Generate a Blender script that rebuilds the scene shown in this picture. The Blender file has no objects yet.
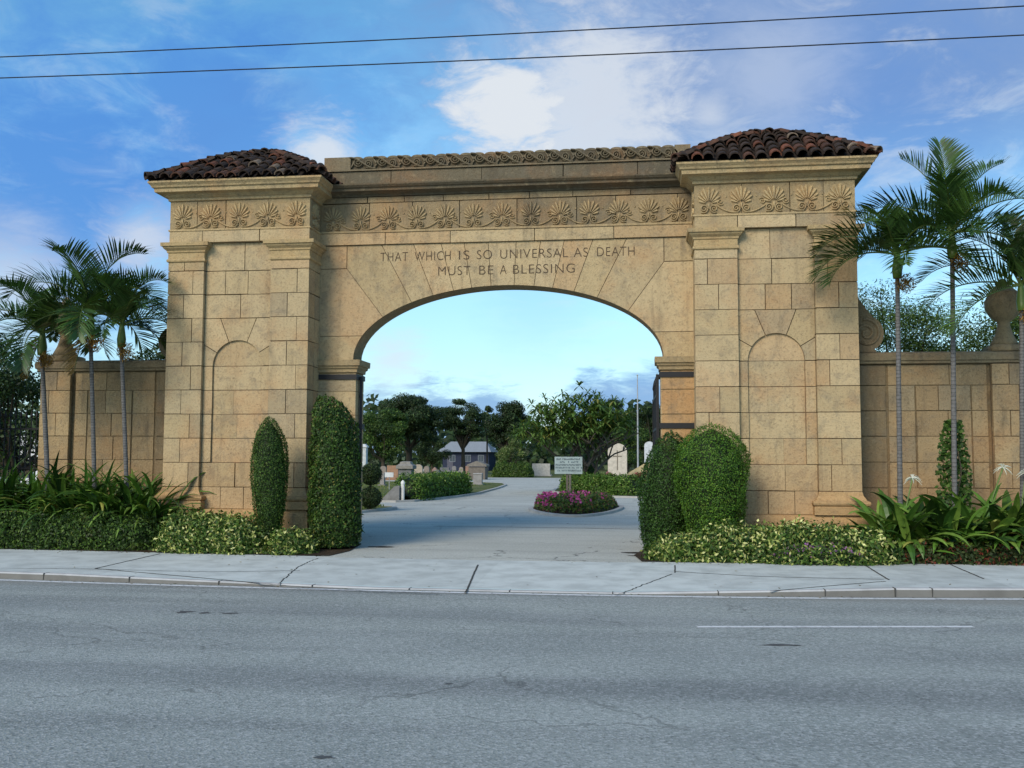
import bpy, math, random
import numpy as np
from mathutils import Vector, Matrix

C = bpy.context.scene.collection
SC = bpy.context.scene
PI = math.pi
R = math.radians
rng = np.random.default_rng(7)
random.seed(11)

# ------------------------------------------------------------------ camera
F_PX, CAM, YAW, PITCH, ROLL = 1000.0, (3.0028, -19.9134, 1.85), 0.1339, 0.0725, 0.0028
cam_d = bpy.data.cameras.new('camera')
cam = bpy.data.objects.new('camera', cam_d); C.objects.link(cam)
cam_d.sensor_width = 36.0; cam_d.lens = F_PX / 1024 * 36.0
cam_d.clip_start = 0.1; cam_d.clip_end = 6000
cam.matrix_world = (Matrix.Translation(CAM) @ Matrix.Rotation(YAW, 4, 'Z') @ Matrix.Rotation(PI/2 + PITCH, 4, 'X')
                    @ Matrix.Rotation(ROLL, 4, 'Z'))
SC.camera = cam

def ray(px, py):
    d = Vector(((px - 512) / F_PX, -(py - 384) / F_PX, -1.0))
    return (cam.matrix_world.to_3x3() @ d).normalized()
def G(px, py, z=0.0):                      # where the sight line of a pixel meets the ground
    d = ray(px, py); t = (z - CAM[2]) / d.z
    return (CAM[0] + d.x*t, CAM[1] + d.y*t)
def A(px, py, Y):                          # where it meets an upright plane at depth Y
    d = ray(px, py); t = (Y - CAM[1]) / d.y
    return Vector((CAM[0] + d.x*t, Y, CAM[2] + d.z*t))

# ------------------------------------------------------------------ light, sky, exposure
SUN_EL, SUN_AZ = R(34), R(205)             # azimuth from +Y clockwise: the sun stands behind the camera, to its left
sun_dir = Vector((math.sin(SUN_AZ)*math.cos(SUN_EL), math.cos(SUN_AZ)*math.cos(SUN_EL), math.sin(SUN_EL)))
sd = bpy.data.lights.new('sun', 'SUN'); sd.energy = 1.65; sd.angle = R(26); sd.color = (1.0, 0.88, 0.70)
so = bpy.data.objects.new('sun', sd); C.objects.link(so)
so.rotation_euler = sun_dir.to_track_quat('Z', 'Y').to_euler()
so.location = (-20, -40, 40)

def nd(nt, kind, x=0, y=0, **kw):
    n = nt.nodes.new(kind); n.location = (x, y)
    for k, v in kw.items(): setattr(n, k, v)
    return n
def mth(nt, op, a, b=None, clamp=False, c=None):
    n = nt.nodes.new('ShaderNodeMath'); n.operation = op; n.use_clamp = clamp
    for i, v in enumerate((a, b, c)):
        if v is None: continue
        if isinstance(v, (int, float)): n.inputs[i].default_value = v
        else: nt.links.new(v, n.inputs[i])
    return n.outputs[0]
def mixc(nt, f, a, b, mode='MIX'):
    n = nt.nodes.new('ShaderNodeMix'); n.data_type = 'RGBA'; n.blend_type = mode
    n.clamp_factor = True
    for i, v in ((0, f), (6, a), (7, b)):
        if isinstance(v, (int, float)): n.inputs[i].default_value = v
        elif isinstance(v, tuple): n.inputs[i].default_value = (*v, 1) if len(v) == 3 else v
        else: nt.links.new(v, n.inputs[i])
    return n.outputs[2]
def sstep(nt, v, lo, hi, a=0.0, b=1.0):
    n = nt.nodes.new('ShaderNodeMapRange'); n.interpolation_type = 'SMOOTHSTEP'
    nt.links.new(v, n.inputs[0])
    for i, q in zip((1, 2, 3, 4), (lo, hi, a, b)): n.inputs[i].default_value = q
    return n.outputs[0]
def noise(nt, vec, scale, detail=6, rough=0.55, dist=0.0):
    n = nt.nodes.new('ShaderNodeTexNoise'); n.inputs['Scale'].default_value = scale
    n.inputs['Detail'].default_value = detail; n.inputs['Roughness'].default_value = rough
    n.inputs['Distortion'].default_value = dist
    if vec is not None: nt.links.new(vec, n.inputs['Vector'])
    return n.outputs['Fac']

world = bpy.data.worlds.new('World'); SC.world = world; world.use_nodes = True
wt = world.node_tree; wt.nodes.clear()
wo = nd(wt, 'ShaderNodeOutputWorld'); bg = nd(wt, 'ShaderNodeBackground')
wt.links.new(bg.outputs[0], wo.inputs[0]); bg.inputs[1].default_value = 0.12
sky = nd(wt, 'ShaderNodeTexSky', sky_type='NISHITA'); sky.sun_disc = False
sky.sun_elevation = SUN_EL; sky.sun_rotation = SUN_AZ
sky.air_density = 1.0; sky.dust_density = 0.6; sky.ozone_density = 2.5
tc = nd(wt, 'ShaderNodeTexCoord'); gen = tc.outputs['Generated']
sep = nd(wt, 'ShaderNodeSeparateXYZ'); wt.links.new(gen, sep.inputs[0])
zc = mth(wt, 'ADD', mth(wt, 'MAXIMUM', sep.outputs[2], 0.0), 0.22)
cmb = nd(wt, 'ShaderNodeCombineXYZ')
wt.links.new(mth(wt, 'DIVIDE', sep.outputs[0], zc), cmb.inputs[0])
wt.links.new(mth(wt, 'DIVIDE', sep.outputs[1], zc), cmb.inputs[1])
cv = cmb.outputs[0]
n_big = noise(wt, cv, 1.5, 4, 0.5, 0.3)
n_mid = noise(wt, cv, 6.5, 10, 0.62, 0.6)
n_fin = noise(wt, cv, 17.0, 10, 0.68, 0.5)
def blob(px, py, rad, soft, rough=0.05):   # a cloud bank round one direction of the sky, its rim broken by noise
    d = ray(px, py)
    dp = nd(wt, 'ShaderNodeVectorMath', operation='DISTANCE'); wt.links.new(gen, dp.inputs[0]); dp.inputs[1].default_value = d
    v = mth(wt, 'ADD', dp.outputs['Value'], mth(wt, 'MULTIPLY', mth(wt, 'SUBTRACT', n_mid, 0.5), rough*2))
    v = mth(wt, 'ADD', v, mth(wt, 'MULTIPLY', mth(wt, 'SUBTRACT', n_fin, 0.5), rough))
    return sstep(wt, v, rad - soft, rad + soft, 1.0, 0.0)
def maxi(vals):
    r = vals[0]
    for v in vals[1:]: r = mth(wt, 'MAXIMUM', r, v)
    return r
hs = nd(wt, 'ShaderNodeHueSaturation'); hs.inputs['Saturation'].default_value = 1.22; hs.inputs['Hue'].default_value = 0.488
wt.links.new(sky.outputs[0], hs.inputs['Color'])
base = mixc(wt, sstep(wt, sep.outputs[2], 0.0, 0.42, 0.62, 0.0), hs.outputs[0], (2.3, 3.9, 4.75))
grey = maxi([mth(wt, 'MULTIPLY', blob(830, 70, 0.32, 0.18, 0.16), 0.9), mth(wt, 'MULTIPLY', blob(990, 90, 0.16, 0.14, 0.1), 0.75),
             mth(wt, 'MULTIPLY', sstep(wt, n_big, 0.50, 0.72), 0.55)])
grey = mth(wt, 'MULTIPLY', grey, sstep(wt, sep.outputs[2], 0.16, 0.34))
c1 = mixc(wt, grey, base, (1.02, 1.6, 2.95))
dark = maxi([mth(wt, 'MULTIPLY', blob(70, 185, 0.12, 0.08, 0.10), 0.85), mth(wt, 'MULTIPLY', blob(200, 125, 0.09, 0.06, 0.10), 0.75),
             mth(wt, 'MULTIPLY', blob(330, 110, 0.06, 0.05, 0.08), 0.4), mth(wt, 'MULTIPLY', blob(870, 150, 0.10, 0.08, 0.10), 0.35)])
c2 = mixc(wt, dark, c1, (0.38, 1.3, 3.5))
bank = maxi([mth(wt, 'MULTIPLY', blob(430, 425, 0.038, 0.016, 0.035), 0.8), mth(wt, 'MULTIPLY', blob(490, 432, 0.040, 0.016, 0.03), 0.8),
             mth(wt, 'MULTIPLY', blob(605, 412, 0.038, 0.014, 0.03), 0.85), mth(wt, 'MULTIPLY', blob(650, 420, 0.05, 0.018, 0.03), 0.85),
             mth(wt, 'MULTIPLY', blob(380, 430, 0.038, 0.016, 0.03), 0.7), mth(wt, 'MULTIPLY', blob(540, 300, 0.05, 0.04, 0.03), 0.15)])
c3 = mixc(wt, bank, c2, (0.95, 1.85, 3.5))
white = maxi([mth(wt, 'MULTIPLY', blob(512, 108, 0.054, 0.028, 0.07), 1.0), mth(wt, 'MULTIPLY', blob(590, 105, 0.085, 0.055, 0.11), 0.8),
              mth(wt, 'MULTIPLY', blob(322, 152, 0.026, 0.022, 0.05), 0.85), mth(wt, 'MULTIPLY', blob(140, 240, 0.026, 0.03, 0.04), 0.7),
              mth(wt, 'MULTIPLY', blob(15, 285, 0.04, 0.05, 0.04), 0.6), mth(wt, 'MULTIPLY', blob(712, 115, 0.02, 0.025, 0.03), 0.6),
              mth(wt, 'MULTIPLY', blob(770, 75, 0.05, 0.05, 0.06), 0.35), mth(wt, 'MULTIPLY', blob(395, 358, 0.02, 0.025, 0.03), 0.6),
              mth(wt, 'MULTIPLY', blob(590, 80, 0.03, 0.04, 0.05), 0.3), mth(wt, 'MULTIPLY', mth(wt, 'MULTIPLY', blob(800, 90, 0.28, 0.16, 0.08), sstep(wt, n_mid, 0.46, 0.70)), 0.38), mth(wt, 'MULTIPLY', mth(wt, 'MULTIPLY', blob(190, 60, 0.22, 0.16, 0.08), sstep(wt, n_mid, 0.48, 0.75)), 0.22)])
c4 = mixc(wt, white, c3, (3.6, 3.85, 4.15))
wt.links.new(c4, bg.inputs[0])

SC.view_settings.view_transform = 'Standard'; SC.view_settings.look = 'None'
SC.view_settings.gamma = 1.0; SC.view_settings.use_curve_mapping = False
SC.view_settings.exposure = 0.78
SC.cycles.max_bounces = 6; SC.cycles.transparent_max_bounces = 6
SC.cycles.use_denoising = True

# ------------------------------------------------------------------ mesh builder
class MB:
    def __init__(self): self.V = []; self.n = 0; self.L = []; self.S = []; self.K = []; self.M = []
    def add(self, verts, faces, col=(1, 1, 1), mat=0):
        verts = np.asarray(verts, dtype=np.float64).reshape(-1, 3)
        if isinstance(faces, np.ndarray):
            m, k = faces.shape; self.L.append((faces + self.n).ravel()); s = np.full(m, k)
        else:
            m = len(faces); s = np.array([len(f) for f in faces])
            self.L.append(np.concatenate([np.asarray(f) for f in faces]) + self.n)
        self.S.append(s); col = np.asarray(col, dtype=np.float32)
        if col.ndim == 1: col = np.tile(col, (m, 1))
        self.K.append(col); self.M.append(np.full(m, mat)); self.V.append(verts); self.n += len(verts)
    def build(self, name, mats, parent=None, smooth=False):
        V = np.concatenate(self.V); L = np.concatenate(self.L).astype(np.int32); S = np.concatenate(self.S).astype(np.int32)
        me = bpy.data.meshes.new(name)
        me.vertices.add(len(V)); me.vertices.foreach_set('co', V.astype(np.float32).ravel())
        me.loops.add(len(L)); me.loops.foreach_set('vertex_index', L)
        me.polygons.add(len(S)); st = np.concatenate([[0], np.cumsum(S)[:-1]]).astype(np.int32)
        me.polygons.foreach_set('loop_start', st)
        me.polygons.foreach_set('loop_total', S)
        me.polygons.foreach_set('material_index', np.concatenate(self.M).astype(np.int32))
        at = me.attributes.new('col', 'FLOAT_COLOR', 'CORNER')
        k = np.repeat(np.concatenate(self.K), S, axis=0)
        at.data.foreach_set('color', np.concatenate([k, np.ones((len(k), 1))], axis=1).astype(np.float32).ravel())
        me.polygons.foreach_set('use_smooth', np.full(len(S), bool(smooth)))
        me.update(calc_edges=True); me.validate()
        for m in (mats if isinstance(mats, (list, tuple)) else [mats]): me.materials.append(m)
        o = bpy.data.objects.new(name, me); C.objects.link(o)
        if parent is not None: o.parent = parent
        return o

def tag(o, label=None, cat=None, group=None, kind=None):
    if label: o['label'] = label
    if cat: o['category'] = cat
    if group: o['group'] = group
    if kind: o['kind'] = kind
    return o
def empty(name, loc=(0, 0, 0), label=None, cat=None, group=None, rz=0):
    o = bpy.data.objects.new(name, None); C.objects.link(o); o.location = loc; o.rotation_euler.z = rz
    o.empty_display_size = 0.3
    return tag(o, label, cat, group)
def into(o, root):                          # parent without moving (built in world coordinates)
    bpy.context.view_layer.update()
    o.parent = root; o.matrix_parent_inverse = Matrix.Translation(root.location).inverted() if root.type == 'EMPTY' else root.matrix_world.inverted()
    return o

QB = [(0, 1, 2, 3), (7, 6, 5, 4), (0, 4, 5, 1), (1, 5, 6, 2), (2, 6, 7, 3), (3, 7, 4, 0)]
def box(mb, x0, x1, y0, y1, z0, z1, col=(1, 1, 1), mat=0):
    v = [(x0, y0, z0), (x0, y1, z0), (x1, y1, z0), (x1, y0, z0), (x0, y0, z1), (x0, y1, z1), (x1, y1, z1), (x1, y0, z1)]
    mb.add(v, QB, col, mat)
def obox(mb, o, u, v, w, a, b, c, col=(1, 1, 1), mat=0):   # oriented box from corner o along u, v, w
    o = Vector(o); u = Vector(u)*a; v = Vector(v)*b; w = Vector(w)*c
    p = [o, o+v, o+u+v, o+u]; p += [q + w for q in p]
    mb.add([tuple(q) for q in p], QB, col, mat)
def prism(mb, poly, y0, y1, col, side=None, mat=0):        # polygon in XZ run from y0 to y1
    n = len(poly); side = col if side is None else side
    v = [(x, y0, z) for x, z in poly] + [(x, y1, z) for x, z in poly]
    mb.add(v, [tuple(range(n)), tuple(range(2*n-1, n-1, -1))], col, mat)
    mb.add(v, [(i, i+n, (i+1) % n + n, (i+1) % n) for i in range(n)], side, mat)
def ring(mb, x0, x1, y0, y1, prof, col, cap=True, mat=0):  # a moulding run round a rectangle: (offset, z) pairs going up
    v = []
    for o, z in prof: v += [(x0-o, y0-o, z), (x1+o, y0-o, z), (x1+o, y1+o, z), (x0-o, y1+o, z)]
    f = []
    for i in range(len(prof)-1):
        for k in range(4): f.append((4*i+k, 4*i+(k+1) % 4, 4*i+4+(k+1) % 4, 4*i+4+k))
    if cap: f += [(3, 2, 1, 0), tuple(4*(len(prof)-1)+k for k in range(4))]
    mb.add(v, f, col, mat)
def tube(mb, pts, rad, n=8, col=(1, 1, 1), mat=0, caps=True):
    pts = [Vector(p) for p in pts]; m = len(pts)
    if isinstance(rad, (int, float)): rad = [rad]*m
    v = []; up = Vector((0, 0, 1))
    for i, p in enumerate(pts):
        t = (pts[min(i+1, m-1)] - pts[max(i-1, 0)]).normalized()
        a = t.cross(up if abs(t.z) < 0.95 else Vector((1, 0, 0))).normalized(); b = t.cross(a)
        v += [tuple(p + (a*math.cos(2*PI*k/n) + b*math.sin(2*PI*k/n))*rad[i]) for k in range(n)]
    f = [(i*n+k, i*n+(k+1) % n, i*n+n+(k+1) % n, i*n+n+k) for i in range(m-1) for k in range(n)]
    if caps: f += [tuple(range(n)), tuple((m-1)*n + k for k in range(n-1, -1, -1))]
    mb.add(v, f, col, mat)
def lathe(mb, cx, cy, prof, n=20, col=(1, 1, 1), mat=0):
    v = []; m = len(prof)
    for r, z in prof: v += [(cx + r*math.cos(2*PI*k/n), cy + r*math.sin(2*PI*k/n), z) for k in range(n)]
    f = [(i*n+k, i*n+(k+1) % n, i*n+n+(k+1) % n, i*n+n+k) for i in range(m-1) for k in range(n)]
    f += [tuple(range(n-1, -1, -1)), tuple((m-1)*n + k for k in range(n))]
    mb.add(v, f, col, mat)
def inset(poly, g):                          # pull every edge of a convex outline in by g
    n = len(poly); out = []
    ar = sum(poly[i][0]*poly[(i+1) % n][1] - poly[(i+1) % n][0]*poly[i][1] for i in range(n))
    s = 1 if ar > 0 else -1
    for i in range(n):
        p0, p1, p2 = poly[i-1], poly[i], poly[(i+1) % n]
        d1 = np.subtract(p1, p0); d2 = np.subtract(p2, p1)
        d1 = d1/(np.linalg.norm(d1)+1e-9); d2 = d2/(np.linalg.norm(d2)+1e-9)
        n1 = np.array([-d1[1], d1[0]])*s; n2 = np.array([-d2[1], d2[0]])*s
        b = n1 + n2; b = b/max(1e-6, b @ b)*2
        if np.linalg.norm(b) > 3: b = b/np.linalg.norm(b)*3
        out.append(tuple(np.array(p1) + b*g))
    return out

# ------------------------------------------------------------------ materials
def new_mat(name):
    m = bpy.data.materials.new(name); m.use_nodes = True
    nt = m.node_tree; b = nt.nodes['Principled BSDF']
    return m, nt, b
def attr(nt, name='col'):
    n = nt.nodes.new('ShaderNodeAttribute'); n.attribute_name = name; return n.outputs['Color']
def pos(nt):
    return nt.nodes.new('ShaderNodeNewGeometry').outputs['Position']
def bump(nt, b, h, dist, strength=1.0):
    n = nt.nodes.new('ShaderNodeBump'); n.inputs['Strength'].default_value = strength; n.inputs['Distance'].default_value = dist
    nt.links.new(h, n.inputs['Height']); nt.links.new(n.outputs[0], b.inputs['Normal'])

def stone_mat(name, rust=0.5, soot=0.3):
    m, nt, b = new_mat(name); p = pos(nt); a = attr(nt)
    st = nt.nodes.new('ShaderNodeMapping'); st.inputs['Scale'].default_value = (1, 1, 0.35); nt.links.new(p, st.inputs[0])
    n1 = noise(nt, p, 1.1, 5, 0.6); n2 = noise(nt, st.outputs[0], 2.6, 7, 0.65); n3 = noise(nt, p, 22, 6, 0.7); n4 = noise(nt, p, 7, 5, 0.6)
    c = mixc(nt, mth(nt, 'MULTIPLY', sstep(nt, n1, 0.45, 0.72), rust), a, mixc(nt, 0.75, a, (0.44, 0.20, 0.075)))
    c = mixc(nt, mth(nt, 'MULTIPLY', sstep(nt, n2, 0.50, 0.78), soot), c, (0.10, 0.088, 0.072))
    c = mixc(nt, mth(nt, 'MULTIPLY', sstep(nt, n4, 0.52, 0.75), 0.22), c, (0.62, 0.52, 0.35))
    n5 = noise(nt, p, 60, 3, 0.7); n6 = noise(nt, p, 3.2, 6, 0.7, 0.6)
    c = mixc(nt, mth(nt, 'MULTIPLY', sstep(nt, n6, 0.49, 0.66), 0.58), c, mixc(nt, 0.62, c, (0.185, 0.175, 0.15)))
    c = mixc(nt, mth(nt, 'MULTIPLY', sstep(nt, n3, 0.50, 0.66), 0.6), c, mixc(nt, 0.6, c, (0.08, 0.06, 0.04)))
    c = mixc(nt, mth(nt, 'MULTIPLY', sstep(nt, n5, 0.56, 0.68), 0.55), c, mixc(nt, 0.7, c, (0.05, 0.04, 0.03)))
    sm = nt.nodes.new('ShaderNodeMapping'); sm.inputs['Scale'].default_value = (4.5, 4.5, 0.28); nt.links.new(p, sm.inputs[0])
    n7 = noise(nt, sm.outputs[0], 1.6, 5, 0.6)
    c = mixc(nt, mth(nt, 'MULTIPLY', sstep(nt, n7, 0.54, 0.72), 0.20 + soot*.35), c, mixc(nt, 0.65, c, (0.085, 0.08, 0.07)))
    sz = nt.nodes.new('ShaderNodeSeparateXYZ'); nt.links.new(p, sz.inputs[0])
    lo = mth(nt, 'MULTIPLY', sstep(nt, mth(nt, 'ADD', sz.outputs[2], mth(nt, 'MULTIPLY', mth(nt, 'SUBTRACT', n1, 0.5), 3.0)), 0.7, 2.1, 1, 0), rust*1.0)
    c = mixc(nt, lo, c, mixc(nt, 0.6, c, (0.46, 0.215, 0.085)))     # splash-back rust from the sprinklers
    c = mixc(nt, 1.0, c, (0.96, 0.895, 0.79), 'MULTIPLY')
    nt.links.new(c, b.inputs['Base Color']); b.inputs['Roughness'].default_value = 0.93; b.inputs['Specular IOR Level'].default_value = 0.15
    bump(nt, b, mth(nt, 'ADD', n3, mth(nt, 'MULTIPLY', n4, 0.6)), 0.016, 1.0)
    return m
M_STONE = stone_mat('coral_stone', 0.38, 0.42); M_SOOT = stone_mat('weathered_stone', 0.3, 0.85)
M_WALL = stone_mat('wall_stone', 0.35, 0.7)

def attr_mat(name, rough=0.8, spec=0.2, nscale=None, namt=0.3, bdist=None, metal=0.0):
    m, nt, b = new_mat(name); a = attr(nt)
    if nscale:
        n = noise(nt, pos(nt), nscale, 6, 0.6)
        a = mixc(nt, mth(nt, 'MULTIPLY', sstep(nt, n, 0.35, 0.7), namt), a, mixc(nt, 0.75, a, (0.02, 0.018, 0.015)))
        if bdist: bump(nt, b, n, bdist)
    nt.links.new(a, b.inputs['Base Color']); b.inputs['Roughness'].default_value = rough
    b.inputs['Specular IOR Level'].default_value = spec; b.inputs['Metallic'].default_value = metal
    return m
def leaf_mat(name, rough=0.55, trans=0.25, spec=0.3, tint_=(1.35, 1.32, 0.84)):
    m, nt, b = new_mat(name); a = attr(nt)
    n = noise(nt, pos(nt), 3.0, 3)
    a = mixc(nt, sstep(nt, n, 0.3, 0.7, 0.35, 0.0), a, mixc(nt, 0.6, a, (0.01, 0.022, 0.008)))
    a = mixc(nt, sstep(nt, noise(nt, pos(nt), 1.7, 5, 0.65), 0.60, 0.74, 0, 0.45), a, mixc(nt, 0.6, a, (0.11, 0.095, 0.03)))
    a = mixc(nt, 1.0, a, tint_, 'MULTIPLY')
    nt.links.new(a, b.inputs['Base Color']); b.inputs['Roughness'].default_value = rough; b.inputs['Specular IOR Level'].default_value = spec
    t = nt.nodes.new('ShaderNodeBsdfTranslucent'); nt.links.new(mixc(nt, 1.0, a, (0.9, 1.0, 0.4), 'MULTIPLY'), t.inputs[0])
    mx = nt.nodes.new('ShaderNodeMixShader'); mx.inputs[0].default_value = trans
    nt.links.new(b.outputs[0], mx.inputs[1]); nt.links.new(t.outputs[0], mx.inputs[2])
    nt.links.new(mx.outputs[0], nt.nodes['Material Output'].inputs[0])
    return m
M_BLOOM = leaf_mat('petals', 0.6, 0.25, 0.2, (1, 1, 1)); M_LEAF = leaf_mat('leaf'); M_PALM = leaf_mat('palm_leaf', 0.42, 0.15, 0.4)
M_TILE = attr_mat('clay_tile', 0.85, 0.2, 9, 0.6, 0.01)
M_BARK = attr_mat('bark', 0.9, 0.1, 18, 0.5, 0.02)
M_IRON = attr_mat('black_iron', 0.6, 0.35, 30, 0.3)
M_PAINT = attr_mat('painted_surface', 0.7, 0.3, 4, 0.25)
M_GRANITE = attr_mat('gravestone', 0.8, 0.25, 5, 0.35, 0.01)
M_CONC = attr_mat('concrete', 0.9, 0.15, 2.2, 0.32, 0.004)

def asphalt_mat(name, base, light, patch, crack=0.6, lanes=False):
    m, nt, b = new_mat(name); p = pos(nt)
    f = nt.nodes.new('ShaderNodeTexVoronoi'); f.inputs['Scale'].default_value = 48; nt.links.new(p, f.inputs['Vector'])
    n1 = noise(nt, p, 0.35, 5, 0.6); n2 = noise(nt, p, 24, 5, 0.75)
    mp = nt.nodes.new('ShaderNodeMapping'); mp.inputs['Scale'].default_value = (0.12, 1.2, 1); nt.links.new(p, mp.inputs[0])
    n3 = noise(nt, mp.outputs[0], 1.0, 4, 0.5)
    c = mixc(nt, sstep(nt, n1, 0.35, 0.68), base, light)
    c = mixc(nt, sstep(nt, n3, 0.46, 0.68, 0, 0.55), c, patch)
    vc = nt.nodes.new('ShaderNodeSeparateColor'); nt.links.new(f.outputs['Color'], vc.inputs[0])
    c = mixc(nt, mth(nt, 'MULTIPLY', sstep(nt, vc.outputs[0], 0.55, 0.9), 0.6), c, mixc(nt, 0.5, c, (0.62, 0.62, 0.62)))
    c = mixc(nt, mth(nt, 'MULTIPLY', sstep(nt, n2, 0.50, 0.68), 0.62), c, mixc(nt, 0.8, c, (0.012, 0.012, 0.014)))
    w = nt.nodes.new('ShaderNodeTexVoronoi'); w.feature = 'DISTANCE_TO_EDGE'; w.inputs['Scale'].default_value = 0.33
    dv = nt.nodes.new('ShaderNodeMapping'); nt.links.new(p, dv.inputs[0])
    nv = nt.nodes.new('ShaderNodeTexNoise'); nv.inputs['Scale'].default_value = 2.5; nv.inputs['Detail'].default_value = 6; nt.links.new(p, nv.inputs['Vector'])
    va = nt.nodes.new('ShaderNodeVectorMath'); va.operation = 'MULTIPLY_ADD'; nt.links.new(nv.outputs['Color'], va.inputs[0]); va.inputs[1].default_value = (0.9, 0.9, 0); nt.links.new(p, va.inputs[2])
    nt.links.new(va.outputs[0], w.inputs['Vector'])
    c = mixc(nt, mth(nt, 'MULTIPLY', sstep(nt, w.outputs[0], 0.002, 0.010, 1, 0), mth(nt, 'MULTIPLY', sstep(nt, n1, 0.42, 0.6), crack)), c, (0.02, 0.02, 0.02))
    if lanes:
        sy = nt.nodes.new('ShaderNodeSeparateXYZ'); nt.links.new(p, sy.inputs[0])
        wy = mth(nt, 'ADD', sy.outputs[1], mth(nt, 'MULTIPLY', mth(nt, 'SUBTRACT', n1, 0.5), 0.8))
        def band(y0, w): return sstep(nt, mth(nt, 'ABSOLUTE', mth(nt, 'SUBTRACT', wy, y0)), w*.35, w, 1, 0)
        for y0, w, cc, k in ((-6.6, .55, (1.07, 1.07, 1.06), 1), (-8.4, .5, (1.07, 1.07, 1.06), 1), (-10.3, .6, (1.06, 1.06, 1.055), 1), (-12.1, .6, (1.06, 1.06, 1.055), 1), (-7.5, .45, (.92, .92, .93), 1), (-11.2, .5, (.91, .91, .92), 1), (-14.2, .7, (.94, .94, .95), 1)):
            c = mixc(nt, mth(nt, 'MULTIPLY', band(y0, w), k), c, mixc(nt, 1.0, c, cc, 'MULTIPLY'))
        c = mixc(nt, mth(nt, 'MULTIPLY', sstep(nt, wy, -5.75, -5.2), 0.5), c, (0.20, 0.19, 0.165))
    nt.links.new(c, b.inputs['Base Color']); b.inputs['Roughness'].default_value = 0.88; b.inputs['Specular IOR Level'].default_value = 0.25
    bump(nt, b, mth(nt, 'ADD', f.outputs['Distance'], n2), 0.008, 0.7)
    return m
M_ROAD = asphalt_mat('road_asphalt', (0.235, 0.258, 0.245), (0.285, 0.308, 0.29), (0.165, 0.18, 0.175), 0.35, True)
M_DRIVE = asphalt_mat('drive_asphalt', (0.41, 0.415, 0.365), (0.47, 0.475, 0.42), (0.32, 0.32, 0.285), 0.7)

def ground_mat(name, c0, c1, c2, sc=1.0):
    m, nt, b = new_mat(name); p = pos(nt)
    c = mixc(nt, sstep(nt, noise(nt, p, 0.5*sc, 6, 0.65), 0.35, 0.68), c0, c1)
    c = mixc(nt, sstep(nt, noise(nt, p, 9*sc, 5, 0.7), 0.48, 0.7, 0, 0.7), c, c2)
    nt.links.new(c, b.inputs['Base Color']); b.inputs['Roughness'].default_value = 0.95; b.inputs['Specular IOR Level'].default_value = 0.1
    bump(nt, b, noise(nt, p, 20*sc, 5, 0.7), 0.03, 0.8)
    return m
M_GRASS = ground_mat('lawn', (0.075, 0.105, 0.03), (0.15, 0.15, 0.06), (0.04, 0.065, 0.018))
M_SOIL = ground_mat('mulch', (0.045, 0.033, 0.022), (0.08, 0.055, 0.035), (0.02, 0.016, 0.011), 3)

# ------------------------------------------------------------------ ground, road, pavement, drive
def struct(o): o['kind'] = 'structure'; return o
def edge_y(x):                                # the kerb line: it swells gently towards the drive
    k = 0.0050 if x < 1 else 0.0105
    d = min(abs(x - 1), 9); y = -5.27 + k*d*d
    return y + 2*k*9*(max(abs(x - 1) - 9, 0))*0.5
def back_y(x): return -2.05 + (edge_y(x) + 5.27)*0.95 + (0.14 if x < -2.9 or x > 3.0 else 0)
def kerb_z(x):                                # top of the kerb: lowered to the road across the drive
    if x < -6.2: return -0.02
    if x > 6.48: return 0.0
    if x < -1.0: return -0.02 - 0.085*((x + 6.2)/5.2)
    if x > 2.6: return -0.105 + 0.105*((x - 2.6)/3.88)**1.0*(1 if x < 6.48 else 1)
    return -0.105
def walk_z(x, y):
    e, b = edge_y(x), back_y(x)
    t = min(max((y - e)/(b - e), 0), 1)
    return kerb_z(x)*(1 - min(t*1.15, 1))

mb = MB(); S_ = 3000
mb.add([(-S_, -S_, -0.35), (S_, -S_, -0.35), (S_, -60, -0.35), (-S_, -60, -0.35)], [(0, 1, 2, 3)])
xs = np.concatenate([np.linspace(-60, -12, 9), np.linspace(-10, 12, 45), np.linspace(14, 60, 9)])
gv = []; gf = []
for x in xs: gv += [(x, back_y(x) - 0.15, -0.03), (x, 3000, -0.03)]
for i in range(len(xs)-1): gf.append((2*i, 2*i+2, 2*i+3, 2*i+1))
mb2 = MB()
mb2.add([(-S_, -3.6, -0.03), (-60, -3.6, -0.03), (-60, S_, -0.03), (-S_, S_, -0.03)], [(0, 1, 2, 3)])
mb2.add([(60, -3.6, -0.03), (S_, -3.6, -0.03), (S_, S_, -0.03), (60, S_, -0.03)], [(0, 1, 2, 3)])
mb2.add(gv, gf)
mb2.add([(-S_, -S_, -0.3), (S_, -S_, -0.3), (S_, -22, -0.3), (-S_, -22, -0.3)], [(0, 1, 2, 3)])
struct(mb2.build('ground', M_GRASS))

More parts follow.
